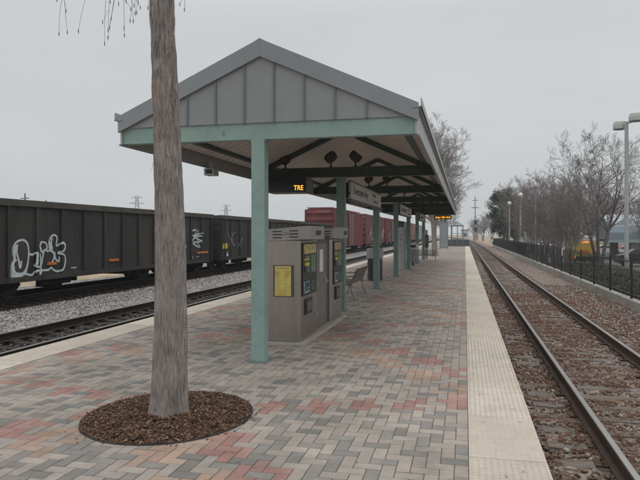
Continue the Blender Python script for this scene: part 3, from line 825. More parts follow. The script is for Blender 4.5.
bark_brown = mat('bark_brown', (.135, .11, .10), .95, .3, 5, .3, 20)
bark_mauve = mat('bark_mauve', (.22, .188, .18), .95, .25, 4, .3, 20)

# the tall pale trees standing in the row behind the canopy
tA = bare_tree(11, 11.6, .24, 1, bark_grey, upr=.05, dens=1.6, kids=(26, 8, 6), ratio=.44, rmin=.008)
tag(tA, None, None, 'bare trees on the platform')
place(tA, False, (-2.42, 52.3, 0), 0, 1, 'tall pale barked bare tree rising behind the canopy end')
place(tA, True, (-2.9, 63, 0), 2.1, (.92, .92, .92), 'bare platform tree second behind the canopy, partly hidden by the first')
place(tA, True, (-2.9, 84, 0), 4, (.8, .8, .8), 'bare platform tree farthest away, before the small roofed shelter')

# trees behind the right hand fence
cl1 = bare_tree(21, 10.4, .11, 6, bark_mauve, upr=.07, dens=1., lean=.22, kids=(8, 6, 5), ratio=.36, rmin=.008)
cl2 = bare_tree(22, 10.4, .12, 5, bark_mauve, upr=.06, dens=1., lean=.26, kids=(8, 6, 5), ratio=.38, rmin=.008)
big = bare_tree(24, 13.0, .2, 3, bark_brown, upr=.045, dens=1.1, lean=.2, kids=(12, 6, 6), ratio=.44, rmin=.008, lo=.25)
big.rotation_euler = (0, 0, .2)
big.location = (*along(599, 55), -1.2); tag(big, 'largest bare tree on the right, dark twin trunk beside the yellow truck', None, 'bare trees behind the fence')
zl = -1.2
spots = [(cl1, along(569, 47), .72, .1, 'multi stemmed bare tree whose branches hang over the left side of the yellow truck'),
         (cl2, along(563, 50), .8, 1.3, 'bare tree just left of the yellow truck with spreading stems'),
         (cl1, along(555, 53), .85, 2.2, 'mauve brown bare tree in the middle of the thicket behind the fence'),
         (cl2, along(544, 57), .9, 3.4, 'bare tree with rounded crown right of the third globe lamp'),
         (cl1, along(534, 84), 1.05, 4.4, 'second bare tree from the left end of the thicket'),
         (cl2, along(524, 99), 1.1, 5.0, 'bare tree at the left end of the thicket, partly over the evergreen'),
         (cl1, along(608, 95), 1., 5.7, 'bare tree rising behind the blue grey curved roof'),
         (cl2, along(648, 64), .9, .9, 'bare tree at the right frame edge behind the tall lamp pole')]
us = set()
for pr, (x, y), sc, rz, lb in spots:
    place(pr, pr.name in us, (x, y, zright(x) - .1), rz, sc, lb, 'bare trees behind the fence'); us.add(pr.name)
far_spots = [(*along(u, d), q) for u, d, q in ((474, 215, .75), (483, 215, .95), (492, 205, 1.05), (477, 250, .9), (500, 210, 1.1), (515, 190, 1.), (540, 180, 1.), (612, 150, 1.1), (632, 140, 1.1), (590, 150, 1.))]
W = ['smallest hazy bare tree at the vanishing point of the tracks', 'hazy bare tree left of the evergreen', 'distant bare tree touching the evergreen', 'low hazy bare tree nearest the signal mast',
     'distant bare tree hidden behind the evergreen', 'distant bare tree behind the globe lamps', 'distant bare tree behind the thicket', 'distant bare tree above the blue grey roof', 'distant bare tree at the far right edge', 'distant bare tree left of the blue grey roof']
for k, (x, y, s) in enumerate(far_spots):
    place(cl1 if k % 2 else cl2, True, (x, y, -.6), k * 1.7, s, W[k], 'distant bare trees')
W2 = ['distant', 'hazy', 'faint', 'low', 'far off', 'grey', 'thin', 'small', 'pale']
for k, (x, y, s) in enumerate([(*along(u, d), q) for u, d, q in ((196, 320, 1.0), (212, 300, .95), (222, 330, 1.05), (233, 310, .95), (243, 300, .95), (252, 320, 1.05), (275, 330, 1.), (288, 320, .95), (120, 300, 1.))]):
    place(cl2 if k % 2 else cl1, True, (x, y, -.5), k * 1.1, s, 'one of the hazy bare trees on the horizon beyond the freight cars', 'treeline beyond the freight cars')

# evergreen: trunk, limbs and leaf clumps
def evergreen():
    t = thing('evergreen_tree', 'dense dark green evergreen tree beyond the end of the fence', 'tree', local=True); rnd = random.Random(31)
    tr = MB()
    for a in (0, 2.1, 4.0): tr.tube([(math.cos(a) * .2, math.sin(a) * .2, -.1), (math.cos(a) * .5, math.sin(a) * .5, 3), (math.cos(a) * 1.0, math.sin(a) * 1.0, 7)], [.22, .16, .06], 7)
    V = []; F = []; C = []
    clumps = []
    for k in range(95):
        a = rnd.uniform(0, 6.28); z = rnd.uniform(2.3, 9.4); rr = 3.0 * math.sqrt(max(.05, 1 - ((z - 5.2) / 5.0) ** 2)) * rnd.uniform(.35, 1.05)
        clumps.append((rr * math.cos(a), rr * math.sin(a), z, rnd.uniform(.45, 1.0)))
    for cx, cy, cz, cr in clumps:
        tr.tube([(cx * .15, cy * .15, max(1.5, cz - 1.6)), (cx * .8, cy * .8, cz - .1)], [.05, .02], 4, cap=False)
        tone = rnd.uniform(.7, 1.35)
        for q in range(190):
            d = Vector((rnd.gauss(0, 1), rnd.gauss(0, 1), rnd.gauss(0, .75))).normalized() * cr * rnd.uniform(.3, 1.05)
            p = Vector((cx, cy, cz)) + d
            u = Vector((rnd.gauss(0, 1), rnd.gauss(0, 1), rnd.gauss(0, 1))).normalized(); w = u.orthogonal().normalized(); s = rnd.uniform(.06, .14)
            n = len(V); V += [tuple(p + u * s), tuple(p + w * s * .6), tuple(p - u * s), tuple(p - w * s * .6)]; F.append((n, n + 1, n + 2, n + 3))
            g = tone * rnd.uniform(.7, 1.3); C.append((.040 * g, .062 * g, .034 * g))
    b = MB(); b.v = V; b.f = F; b.c = C; b.m = [0] * len(F)
    tr.build('trunk', bark_brown, t); b.build('crown', mat('needle_green', (1, 1, 1), .8, .2, 2, attr='Col'), t)
    return t
ev = evergreen(); ev.location = (6.9, 113, -.6); ev.scale = (1.0, 1.0, 1.08)
e2 = copy_tree(ev); e2.location = (9.6, 124, -.6); e2.rotation_euler = (0, 0, 2); e2.scale = (.9, .9, .85); e2['label'] = 'second smaller evergreen tree standing just behind the first'
for e in (ev, e2): e['group'] = 'evergreen trees'

# ------------------------------------------------------------------ the near tree
def near_tree():
    t = thing('bare_tree', 'shaggy grey barked tree in the foreground standing in the mulch ring', 'tree', (-2.96, 5.80, 0))
    rnd = random.Random(41)
    cx, cy = -2.96, 5.80; nz_, na = 330, 120; H = 6.6
    b = MB()
    for i in range(nz_ + 1):
        z = H * i / nz_
        r = .150 + .042 * math.exp(-z / .28) + .014 * math.exp(-((z - .9) / 1.2) ** 2) - .0085 * z - .02 * max(0, z - 2.5) * .35
        ox = .035 * math.sin(z * .9 + .4) - .015 * z * .35; oy = .03 * math.sin(z * .7)
        for k in range(na):
            a = 2 * math.pi * k / na; ca, sa = math.cos(a), math.sin(a)
            flute = .020 * math.exp(-z / .5) * math.sin(a * 5 + 1) + .006 * math.sin(a * 3 + z * .7)
            n1 = noise.noise((ca * 9, sa * 9, z * 1.1)); n2 = noise.noise((ca * 24, sa * 24, z * 2.6 + 5)); n3 = noise.noise((ca * 4, sa * 4, z * 2.2 + 9))
            up = min(1, max(0, (z - 1.8) / 1.6))
            d = (.004 + .006 * up) * (1 - abs(n1) * 2) + .005 * (1 - abs(n2) * 2) + (.005 + .016 * up) * n3 + .006 * up * noise.noise((ca * 10, sa * 10, z * 9))
            rr = r + flute + d
            b.v.append((cx + ox + rr * ca, cy + oy + rr * sa, z - .03))
    for i in range(nz_):
        for k in range(na):
            b.f.append((i * na + k, i * na + (k + 1) % na, (i + 1) * na + (k + 1) % na, (i + 1) * na + k)); b.m.append(0); b.c.append(None)
    # bark material: long fibres, redder streaks and dark fissures, rougher higher up
    m = bpy.data.materials.new('shaggy_bark'); m.use_nodes = True; N = m.node_tree.nodes; L = m.node_tree.links; p = N['Principled BSDF']
    p.inputs['Roughness'].default_value = .95; p.inputs['Specular IOR Level'].default_value = .1
    tc = N.new('ShaderNodeTexCoord'); mp = N.new('ShaderNodeMapping'); mp.inputs['Scale'].default_value = (1, 1, .07); L.new(tc.outputs['Object'], mp.inputs['Vector'])
    def nzz(s, v, det=6, ro=.65):
        n = N.new('ShaderNodeTexNoise'); n.inputs['Scale'].default_value = s; n.inputs['Detail'].default_value = det; n.inputs['Roughness'].default_value = ro; L.new(v, n.inputs['Vector']); return n
    f = nzz(95, mp.outputs[0]); f2 = nzz(11, mp.outputs[0], 4); g = nzz(5, tc.outputs['Object'])
    rp = N.new('ShaderNodeValToRGB'); cr = rp.color_ramp; cr.elements[0].position = .30; cr.elements[0].color = (.085, .072, .065, 1); cr.elements[1].position = .66; cr.elements[1].color = (.43, .385, .36, 1)
    e = cr.elements.new(.46); e.color = (.26, .232, .215, 1); L.new(f.outputs['Fac'], rp.inputs['Fac'])
    r2 = N.new('ShaderNodeValToRGB'); r2.color_ramp.elements[0].position = .50; r2.color_ramp.elements[1].position = .72; L.new(f2.outputs['Fac'], r2.inputs['Fac'])
    mx = N.new('ShaderNodeMix'); mx.data_type = 'RGBA'; mx.inputs['B'].default_value = (.32, .24, .20, 1); L.new(rp.outputs[0], mx.inputs['A'])
    mm = N.new('ShaderNodeMath'); mm.operation = 'MULTIPLY'; mm.inputs[1].default_value = .55; L.new(r2.outputs[0], mm.inputs[0]); L.new(mm.outputs[0], mx.inputs['Factor'])
    mr = N.new('ShaderNodeMapRange'); mr.inputs['From Min'].default_value = .35; mr.inputs['From Max'].default_value = .65; mr.inputs['To Min'].default_value = .72; mr.inputs['To Max'].default_value = 1.12; L.new(g.outputs['Fac'], mr.inputs['Value'])
    sc = N.new('ShaderNodeVectorMath'); sc.operation = 'SCALE'; L.new(mx.outputs['Result'], sc.inputs[0]); L.new(mr.outputs[0], sc.inputs['Scale']); L.new(sc.outputs[0], p.inputs['Base Color'])
    bp_ = N.new('ShaderNodeBump'); bp_.inputs['Strength'].default_value = .9; bp_.inputs['Distance'].default_value = .012; L.new(f.outputs['Fac'], bp_.inputs['Height']); L.new(bp_.outputs[0], p.inputs['Normal'])
    # knots of old branches
    trk = b.build('trunk', m, t, smooth=True)
    s = MB()                                # loose bark strips
    for q in range(260):
        z = rnd.uniform(2.4, 5.4); a = rnd.uniform(0, 6.283); r = .150 - .0085 * z + .014 * math.exp(-((z - .9) / 1.2) ** 2) - .007 * max(0, z - 2.5)
        l = rnd.uniform(.05, .17); w = rnd.uniform(.003, .011); out = rnd.uniform(.004, .03) * (2 if rnd.random() < .1 else 1)
        ox = .035 * math.sin(z * .9 + .4) - .005 * z; oy = .03 * math.sin(z * .7)
        c = Vector((cx + ox, cy + oy, z)); n = Vector((math.cos(a), math.sin(a), 0)); tt = Vector((-math.sin(a), math.cos(a), 0))
        p0 = c + n * (r + .004); p1 = c + n * (r + .01 + out * .4) - Vector((0, 0, l * .6)); p2 = c + n * (r + .008 + out) + tt * rnd.uniform(-.02, .02) - Vector((0, 0, l))
        s.quad(p0 - tt * w, p0 + tt * w, p1 + tt * w * .8, p1 - tt * w * .8); s.quad(p1 - tt * w * .8, p1 + tt * w * .8, p2 + tt * w * .2, p2 - tt * w * .2)
    s.build('bark_strips', m, trk)
    # crown: limbs start above the frame, drooping twigs with buds hang into it
    cr_ = MB()
    P = [dict(rmin=.003), dict(seg=6, wob=.1, up=.02, tap=.75, n=7, kids=7, ang=(25, 55), ratio=.5, rr=.5), dict(seg=5, wob=.12, up=-.02, tap=.75, n=5, kids=6, ang=(25, 60), ratio=.5, rr=.55),
         dict(seg=4, wob=.14, up=-.06, tap=.7, n=4, kids=5, ang=(25, 60), ratio=.55, rr=.55), dict(seg=3, wob=.15, up=-.1, tap=.6, n=3, kids=0, ang=(20, 50), ratio=.5, rr=.5)]
    for q in P[1:]: q['from'] = .25
    for i in range(15):
        z = 5.0 + i * .33; a = i * 2.4 + .3
        o = Vector((math.cos(a), math.sin(a), .45)).normalized()
        shoots(cr_, Vector((cx - .02, cy, min(z, 6.5) if z < 6.5 else z)), o, 2.3 - .09 * i, .045 - .0015 * i, 1, P, rnd)
    cr_.tube([(cx - .0, cy, 6.4), (cx + .05, cy, 8.2), (cx, cy + .05, 10.2)], [.085, .06, .02], 8)
    # low limb reaching left with hanging twigs
    limb = [Vector((cx, cy, 4.75)), Vector((cx - .45, cy + .05, 4.95)), Vector((cx - .95, cy + .1, 4.92)), Vector((cx - 1.35, cy + .12, 4.78)), Vector((cx - 1.6, cy + .1, 4.6))]
    cr_.tube(limb, [.032, .022, .014, .009, .004], 7)
    def droop(p0, p1, p2, buds=True, r=.0035):
        pts = [Vector(p0)]
        for q in range(1, 7):
            u = q / 6; pts.append(Vector(p0) * (1 - u) ** 2 + Vector(p1) * 2 * u * (1 - u) + Vector(p2) * u * u + Vector((rnd.gauss(0, .006), rnd.gauss(0, .006), 0)))
        cr_.tube(pts, [r * (1 - .5 * q / 6) for q in range(7)], 4, cap=False)
        for q in (3, 4, 5):
            if rnd.random() < .5:
                e = pts[q] + Vector((rnd.uniform(-.08, .08), rnd.uniform(-.04, .04), rnd.uniform(-.16, -.04))); cr_.tube([pts[q], e], [.002, .0015], 3, cap=False)
                if buds: cr_.tube([e + Vector((0, 0, .012)), e - Vector((0, 0, .012)), e - Vector((0, 0, .034))], [.002, .0055, .0015], 5)
        e = pts[-1]
        if buds: cr_.tube([e + Vector((0, 0, .012)), e - Vector((0, 0, .012)), e - Vector((0, 0, .038))], [.0025, .006, .0015], 5)
    for (xa, za, xb, zb) in ((-1.05, 4.6, -1.24, 3.99), (-1.15, 4.8, -1.19, 4.02), (-.85, 4.9, -.98, 3.98), (-.55, 4.9, -.62, 4.0), (-.55, 4.9, -.80, 3.90), (-.48, 4.8, -.50, 3.93), (-.42, 4.8, -.40, 4.06), (-.5, 4.8, -.58, 3.86),
                             (-.25, 4.7, -.28, 4.09), (-.2, 4.7, -.20, 3.97), (-.1, 4.7, -.13, 4.08), (.16, 4.6, .22, 4.12), (-.3, 4.7, -.33, 4.14), (-.35, 4.8, -.44, 4.1), (-.6, 4.9, -.72, 4.02), (-.15, 4.7, -.16, 4.15)):
        droop((cx + xa, cy + rnd.uniform(-.1, .1), za), (cx + (xa + xb) / 2 + rnd.uniform(-.08, .08), cy + rnd.uniform(-.1, .1), (za + zb) / 2 + .15), (cx + xb, cy + rnd.uniform(-.15, .15), zb))
    cr_.build('crown', mat('twig_bark', (.13, .10, .088), .9, .3, 20), t)
near_tree()
# mulch ring
MR = (-2.94, 5.82)
b = MB()
b.lathe([(.86, -.02), (.885, .012), (.9, .013), (.905, -.01)], (*MR, 0), 72)
b.v = [(MR[0] + (x - MR[0]) * .93, MR[1] + (y - MR[1]) * 1.03, z) for x, y, z in b.v]; b.f = [f for f in b.f if len(f) == 4]; b.m = [0] * len(b.f); b.c = [None] * len(b.f)
tag(b.build('tree_ring_edge', mat('ring_edge', (.05, .048, .046), .8, .2, 10)), kind='structure')
b = MB(); n = 40
for i in range(15):
    r = .885 * i / 14
    for k in range(n):
        a = 2 * math.pi * k / n; b.v.append((MR[0] + r * math.cos(a), MR[1] + r * math.sin(a), -.004 + .035 * (1 - (r / .9) ** 2) + .012 * noise.noise((r * 6 * math.cos(a), r * 6 * math.sin(a), 0))))
for i in range(14):
    for k in range(n): b.f.append((i * n + k, i * n + (k + 1) % n, (i + 1) * n + (k + 1) % n, (i + 1) * n + k)); b.m.append(0); b.c.append(None)
b.v = [(MR[0] + (x - MR[0]) * .93, MR[1] + (y - MR[1]) * 1.03, z) for x, y, z in b.v]
tag(b.build('mulch_soil', mat('mulch_soil', (.045, .033, .025), .95, .3, 20, .5, 60)), kind='structure')
b = MB(); rnd = random.Random(44); MC = [(.135, .068, .040), (.175, .092, .054), (.09, .05, .032), (.055, .034, .025), (.21, .125, .075), (.11, .058, .036), (.33, .24, .165)]
for k in range(15000):
    r = .895 * math.sqrt(rnd.random()) if k > 60 else rnd.uniform(.88, 1.05); a = rnd.uniform(0, 6.283); x = MR[0] + r * math.cos(a); y = MR[1] + r * math.sin(a)
    if (x + 2.96) ** 2 + (y - 5.8) ** 2 < .14 ** 2: continue
    z = .004 + max(0, .035 * (1 - (r / .9) ** 2) + .018 * noise.noise((x * 6, y * 6, 3))) + rnd.uniform(0, .016) * (r < .9); q = rnd.uniform(0, 6.283); l = rnd.uniform(.005, .024) * (1.6 if rnd.random() < .06 else 1); tilt = rnd.uniform(-.45, .45) * l
    br = rnd.uniform(.7, 1.2); b.col = tuple(c * br for c in MC[min(6, int(rnd.random() * 6.35))] )
    w = rnd.uniform(.003, .009)
    dx, dy = math.cos(q), math.sin(q)
    p = [(x - dx * l - dy * w, y - dy * l + dx * w, z - tilt), (x - dx * l + dy * w, y - dy * l - dx * w, z - tilt + rnd.uniform(-.003, .003)), (x + dx * l + dy * w, y + dy * l - dx * w, z + tilt), (x + dx * l - dy * w, y + dy * l + dx * w, z + tilt)]
    b.quad(*p)
b.v = [(MR[0] + (x - MR[0]) * .925, MR[1] + (y - MR[1]) * 1.025, z) for x, y, z in b.v]
tag(b.build('mulch', mat('mulch_chips', (1, 1, 1), .9, .2, 60, attr='Col')), 'brown wood chip mulch around the foot of the foreground tree', 'mulch', kind='stuff')

# ------------------------------------------------------------------ freight cars
XS = -13.2; XB = -16.3; XM = (XS + XB) / 2; TOR = -.15
gond = mat('gondola_paint', (.034, .033, .031), .7, .35, 1.3, .15, 8, col2=(.050, .043, .036), thr=(1.6, .58, .10), stretch=(1, 1, .22))
gond_t = mat('gondola_chord', (.068, .06, .052), .7, .3, 2)
under = mat('underframe', (.016, .0145, .013), .9, .3, 4)
wheel_m = mat('wheel_rust', (.055, .042, .034), .7, .2, 5)
refl = mat('orange_reflector', (.50, .15, .03), .4, .1, 9)
chalk = mat('white_spray', (.50, .55, .56), .8, .18, 6)
def truck(parent, yc):
    tr = MB(); zc = TOR + .42
    for x in (XM + .98, XM - .98):
        tr.prism([(yc - 1.15, zc - .06), (yc - 1.1, zc + .14), (yc - .35, zc + .28), (yc + .35, zc + .28), (yc + 1.1, zc + .14), (yc + 1.15, zc - .06), (yc + .8, zc - .08), (yc + .35, zc - .22), (yc - .35, zc - .22), (yc - .8, zc - .08)], 'x', x - .07, x + .07)
        for s in (-.85, .85): tr.box(x + (.07 if x > XM else -.14), x + (.14 if x > XM else -.07), yc + s - .13, yc + s + .13, zc - .12, zc + .12)
    tr.box(XM - 1.2, XM + 1.2, yc - .2, yc + .2, zc - .05, zc + .2)
    for s in (-.12, .12):
        tr.tube([(XM + 1.06, yc + s, zc - .18), (XM + 1.06, yc + s, zc + .12)], .07, 10)
    t = tr.build('bogie', under, parent)
    for s in (-.85, .85):
        w = MB()
        for x in (XM - .76, XM + .70):
            M = Matrix.Translation((x, yc + s, zc)) @ Matrix.Rotation(R(90), 4, 'Y'); n0 = len(w.v)
            w.lathe([(.10, -.02), (.36, 0), (.42, 0), (.42, .12), (.45, .12), (.45, .14), (.36, .14), (.1, .1)], n=26)
            w.v[n0:] = [tuple(M @ Vector(v)) for v in w.v[n0:]]
        w.tube([(XM - .8, yc + s, zc), (XM + .8, yc + s, zc)], .08, 8)
        w.build('wheel', wheel_m, t)
def surf(y, ribs, z=1): return XS + .022 if z < .545 else XS + .0 if any(-.12 < y - r < .13 for r in ribs) else XS - .052
def gondola(label, y0, y1, nr, load):
    t = thing('gondola_car', label, 'freight car', (XM, (y0 + y1) / 2, TOR), 'dark gondola cars')
    zb, zt = .40, 2.9
    b = MB()
    b.box(XS - .12, XS - .052, y0, y1, zb, zt - .2); b.box(XB + .052, XB + .12, y0, y1, zb, zt - .2)
    b.box(XB + .12, XS - .12, y0, y0 + .05, zb, zt - .2); b.box(XB + .12, XS - .12, y1 - .05, y1, zb, zt - .2)
    b.box(XB + .12, XS - .12, y0 + .05, y1 - .05, zb + .1, zb + .2)
    ribs = [y0 + .12 + (y1 - y0 - .24) * k / nr for k in range(nr + 1)]
    for y in ribs:
        for x0, x1 in ((XS - .051, XS), (XB, XB + .051)):
            b.box(x0, x1, y - .085, y + .085, zb + .14, zt - .205)
    body = b.build('body', gond, t)
    b = MB()
    b.box(XS - .14, XS + .04, y0 - .03, y1 + .03, zt - .2, zt); b.box(XB - .04, XB + .14, y0 - .03, y1 + .03, zt - .2, zt)
    b.box(XB + .14, XS - .14, y0 - .03, y0 + .12, zt - .2, zt - .01); b.box(XB + .14, XS - .14, y1 - .12, y1 + .03, zt - .2, zt - .01)
    b.build('top_chord', gond_t, body)
    b = MB(); b.box(XS - .051, XS + .02, y0, y1, zb - .02, zb + .135); b.box(XB - .02, XB + .051, y0, y1, zb - .02, zb + .135); b.build('side_sill', gond, body)
    b = MB(); b.box(XM - .2, XM + .2, y0 - .1, y1 + .1, .22, .38)
    for y in (y0 + 5.0, y0 + 8.7, y1 - 5.4): b.box(XB + .3, XS - .3, y - .1, y + .1, .2, .39)
    b.build('centre_sill', under, t)
    b = MB(); yb = y0 + 3.65
    b.box(XS - .8, XS - .3, yb - .1, yb + .6, .08, .39)
    b.build('brake_gear', under, t); b = MB().tube([(XS - .24, yb - .6, .25), (XS - .24, yb + .9, .25)], .09, 10); b.build('air_tank', under, t)
    b = MB().prism([(y0 + 9.0, .38), (y0 + 10.4, .38), (y0 + 10.1, -.05), (y0 + 9.4, -.05)], 'x', XS - .9, XS - .3)
    b.build('hopper_chute', under, t)
    for s, y in ((1, y0), (-1, y1)):
        b = MB()
        b.tube([(XM, y, .25), (XM, y - s * .45, .25)], .09, 8).box(XM - .14, XM + .14, y - s * .45 - .12, y - s * .45 + .12, .1, .4)
        b.build('coupler', under, t)
        b = MB()
        for k in range(6):
            z = .55 + k * .36; b.bar((XS - .6, y - s * .06, z), (XS - .12, y - s * .06, z), .03); b.bar((XS + .05, y + s * .1, z), (XS + .05, y + s * .5, z), .025)
        b.bar((XS + .05, y + s * .1, .1), (XS + .05, y + s * .1, 2.5), .03); b.bar((XS + .05, y + s * .5, .1), (XS + .05, y + s * .5, 2.5), .03)
        b.build('ladder', under, t)
        truck(t, y + s * 1.3)
    if load:
        b = MB(); n = 40
        for i in range(n + 1):
            for j in range(9):
                y = y0 + .2 + (y1 - y0 - .4) * i / n; x = XB + .2 + (XS - XB - .4) * j / 8
                b.v.append((x, y, 2.45 + (.42 * (1 - abs(j - 4) / 4) + .18 * noise.noise((x, y * .6, 1))) * (1 if load > 1 else .4)))
        for i in range(n):
            for j in range(8): b.f.append((i * 9 + j, i * 9 + j + 1, (i + 1) * 9 + j + 1, (i + 1) * 9 + j)); b.m.append(0); b.c.append(None)
        b.build('load', mat('dark_load', (.05, .045, .04), .95, .3, 5, .6, 9), t)
    return t, ribs
def plates(t, lst, m, name, x=XS + .004):
    for (ya, yb, za, zb) in lst: MB().box(XS - .05, x + .001, ya, yb, za, zb).build(name, m, t)
def spray(t, lines, ribs, w, m, name='graffiti', lift=.003):
    b = MB(); lift0 = lift
    for li, ln in enumerate(lines):
        lift = lift0 + .0016 * li
        pts = [Vector((0, y, z)) for y, z in ln]
        # smooth polyline (Catmull-Rom)
        out = []
        for i in range(len(pts) - 1):
            p0, p1, p2, p3 = pts[max(0, i - 1)], pts[i], pts[i + 1], pts[min(len(pts) - 1, i + 2)]
            for q in range(8):
                u = q / 8; out.append(.5 * ((2 * p1) + (p2 - p0) * u + (2 * p0 - 5 * p1 + 4 * p2 - p3) * u * u + (3 * p1 - p0 - 3 * p2 + p3) * u ** 3))
        out.append(pts[-1])
        for i in range(len(out) - 1):
            a, c = out[i], out[i + 1]; d = (c - a)
            if d.length < 1e-5: continue
            nn = Vector((0, -d.z, d.y)).normalized() * w / 2 * (1 + .35 * noise.noise((a.y * 4, a.z * 4, 2)))
            e = d.normalized() * w * .22
            xa = surf(a.y, ribs, a.z) + lift + .00001 * i; xc = surf(c.y, ribs, c.z) + lift + .00001 * i + .000005
            q = [a - e - nn, c + e - nn, c + e + nn, a - e + nn]
            b.quad(*[(x, v.y, v.z) for x, v in zip((xa, xc, xc, xa), q)])
    return b.build(name, m, t)
g1, ribs1 = gondola('nearest dark gondola car with large white graffiti on its side', 14.5, 31.15, 13, 2)
def gp(pts):                             # outline of the tag, metres along the side and up
    o = []
    for px, py in pts:
        u = px / 8; v = 230 + py / 8
        d = XS * 620 / (.9737 * (u - 465)); r = (u - 320) / 620 * d
        o.append((d * .9737 + r * .2277, 1.85 - (v - 234) * d / 620))
    return o
D1 = [(90, 372), (92, 300), (100, 262), (128, 240), (112, 180), (120, 130), (150, 92), (195, 80), (228, 105), (240, 170), (236, 250), (220, 320), (206, 352), (160, 372), (115, 375), (90, 372)]
D2 = [(150, 118), (146, 180), (160, 240), (172, 302), (182, 250), (175, 300)]
D3 = [(142, 240), (122, 262), (120, 310), (140, 345), (190, 348), (216, 322)]
U1 = [(245, 190), (268, 198), (290, 184), (305, 190), (300, 240), (285, 285), (322, 292), (335, 240), (330, 190)]
U2 = [(206, 345), (240, 358), (268, 358), (290, 330), (322, 322)]
S1 = [(352, 178), (325, 150), (320, 118), (345, 96), (378, 108), (384, 150), (362, 165), (355, 195), (345, 250)]
S2 = [(384, 170), (415, 165), (440, 190), (438, 230), (425, 255)]
T1 = [(402, 150), (400, 100), (415, 55), (442, 40), (464, 62), (460, 125), (500, 102), (520, 125), (508, 165), (472, 184), (512, 200), (520, 250), (505, 310), (470, 330), (435, 318), (418, 300), (395, 318), (345, 325), (318, 350), (330, 300), (345, 255)]
T2 = [(425, 65), (418, 110), (425, 150), (408, 165)]
T3 = [(445, 180), (452, 230), (478, 250), (482, 215)]
LN = [gp(x) for x in (D1, D2, D3, U1, U2, S1, S2, T1, T2, T3)]
spray(g1, LN, ribs1, .066, chalk)
spray(g1, [gp([(100, 365), (104, 300), (115, 260)]), gp([(122, 235), (124, 170), (132, 125)]), gp([(98, 362), (135, 366), (180, 360)]), gp([(296, 195), (294, 240), (290, 275)]), gp([(408, 150), (408, 100)])], ribs1, .11, chalk, lift=.021)
plates(g1, [(17.62, 18.05, .84, .93), (21.2, 21.85, .80, .89), (29.2, 30.5, .85, .95)], refl, 'reflector')
MB().box(XS - .051, XS - .047, 18.9, 19.2, .66, .70).build('stencil', chalk, g1)
def px(u, v): return gp([(u * 8, (v - 230) * 8)])[0]
spray(g1, [[px(193, 231), px(197, 230), px(195, 238), px(192.5, 241)], [px(199, 230), px(198.5, 242), px(201, 247)], [px(202, 236), px(195, 237), px(202, 241), px(194, 243), px(200, 247.5)], [px(193, 236), px(203, 233)]], ribs1, .07, chalk)
b = MB()
for (u0, u1, v0, v1) in ((181, 187, 244.5, 245.1), (181, 187, 247.6, 248.2), (181, 187, 250.6, 251.4), (183.4, 184, 245, 250.6), (186.4, 187, 245, 248), (197, 200, 256.2, 257), (193, 193.8, 256, 259), (182, 183.6, 258, 259)):
    (ya, za), (yb, zb) = px(u0, v1), px(u1, v0); b.box(XS - .051, XS - .047, ya, yb, za, zb)
b.build('stencil', chalk, g1)
g2, ribs2 = gondola('second dark gondola car with a yellow placard at its near end', 32.25, 47.6, 10, 1)
MB().box(XS + .0, XS + .03, *sorted((px(222, 248)[0], px(227, 248)[0])), 1.02, 1.32).build('placard', mat('yellow_placard', (.55, .45, .05), .5), g2)
faint = mat('faint_spray', (.16, .165, .165), .8, .3, 6)
spray(g2, [[px(229, 233), px(231, 240), px(230, 246)], [px(232, 232), px(234, 244)], [px(236, 232), px(231, 239), px(236, 246)], [px(239, 246), px(243, 238), px(241, 247)]], ribs2, .09, faint)
(ya, za), (yb, zb) = px(227, 256), px(229.5, 251.5)
MB().prism([(ya, za), (yb, za), ((ya + yb) / 2, zb)], 'x', XS - .051, XS - .047).build('stencil', chalk, g2)
plates(g2, [(38.6, 39.4, .8, .9), (43.6, 44.4, .8, .9)], refl, 'reflector')
g3, _ = gondola('third dark gondola car, seen above the ticket machines', 48.7, 61.7, 10, 0)

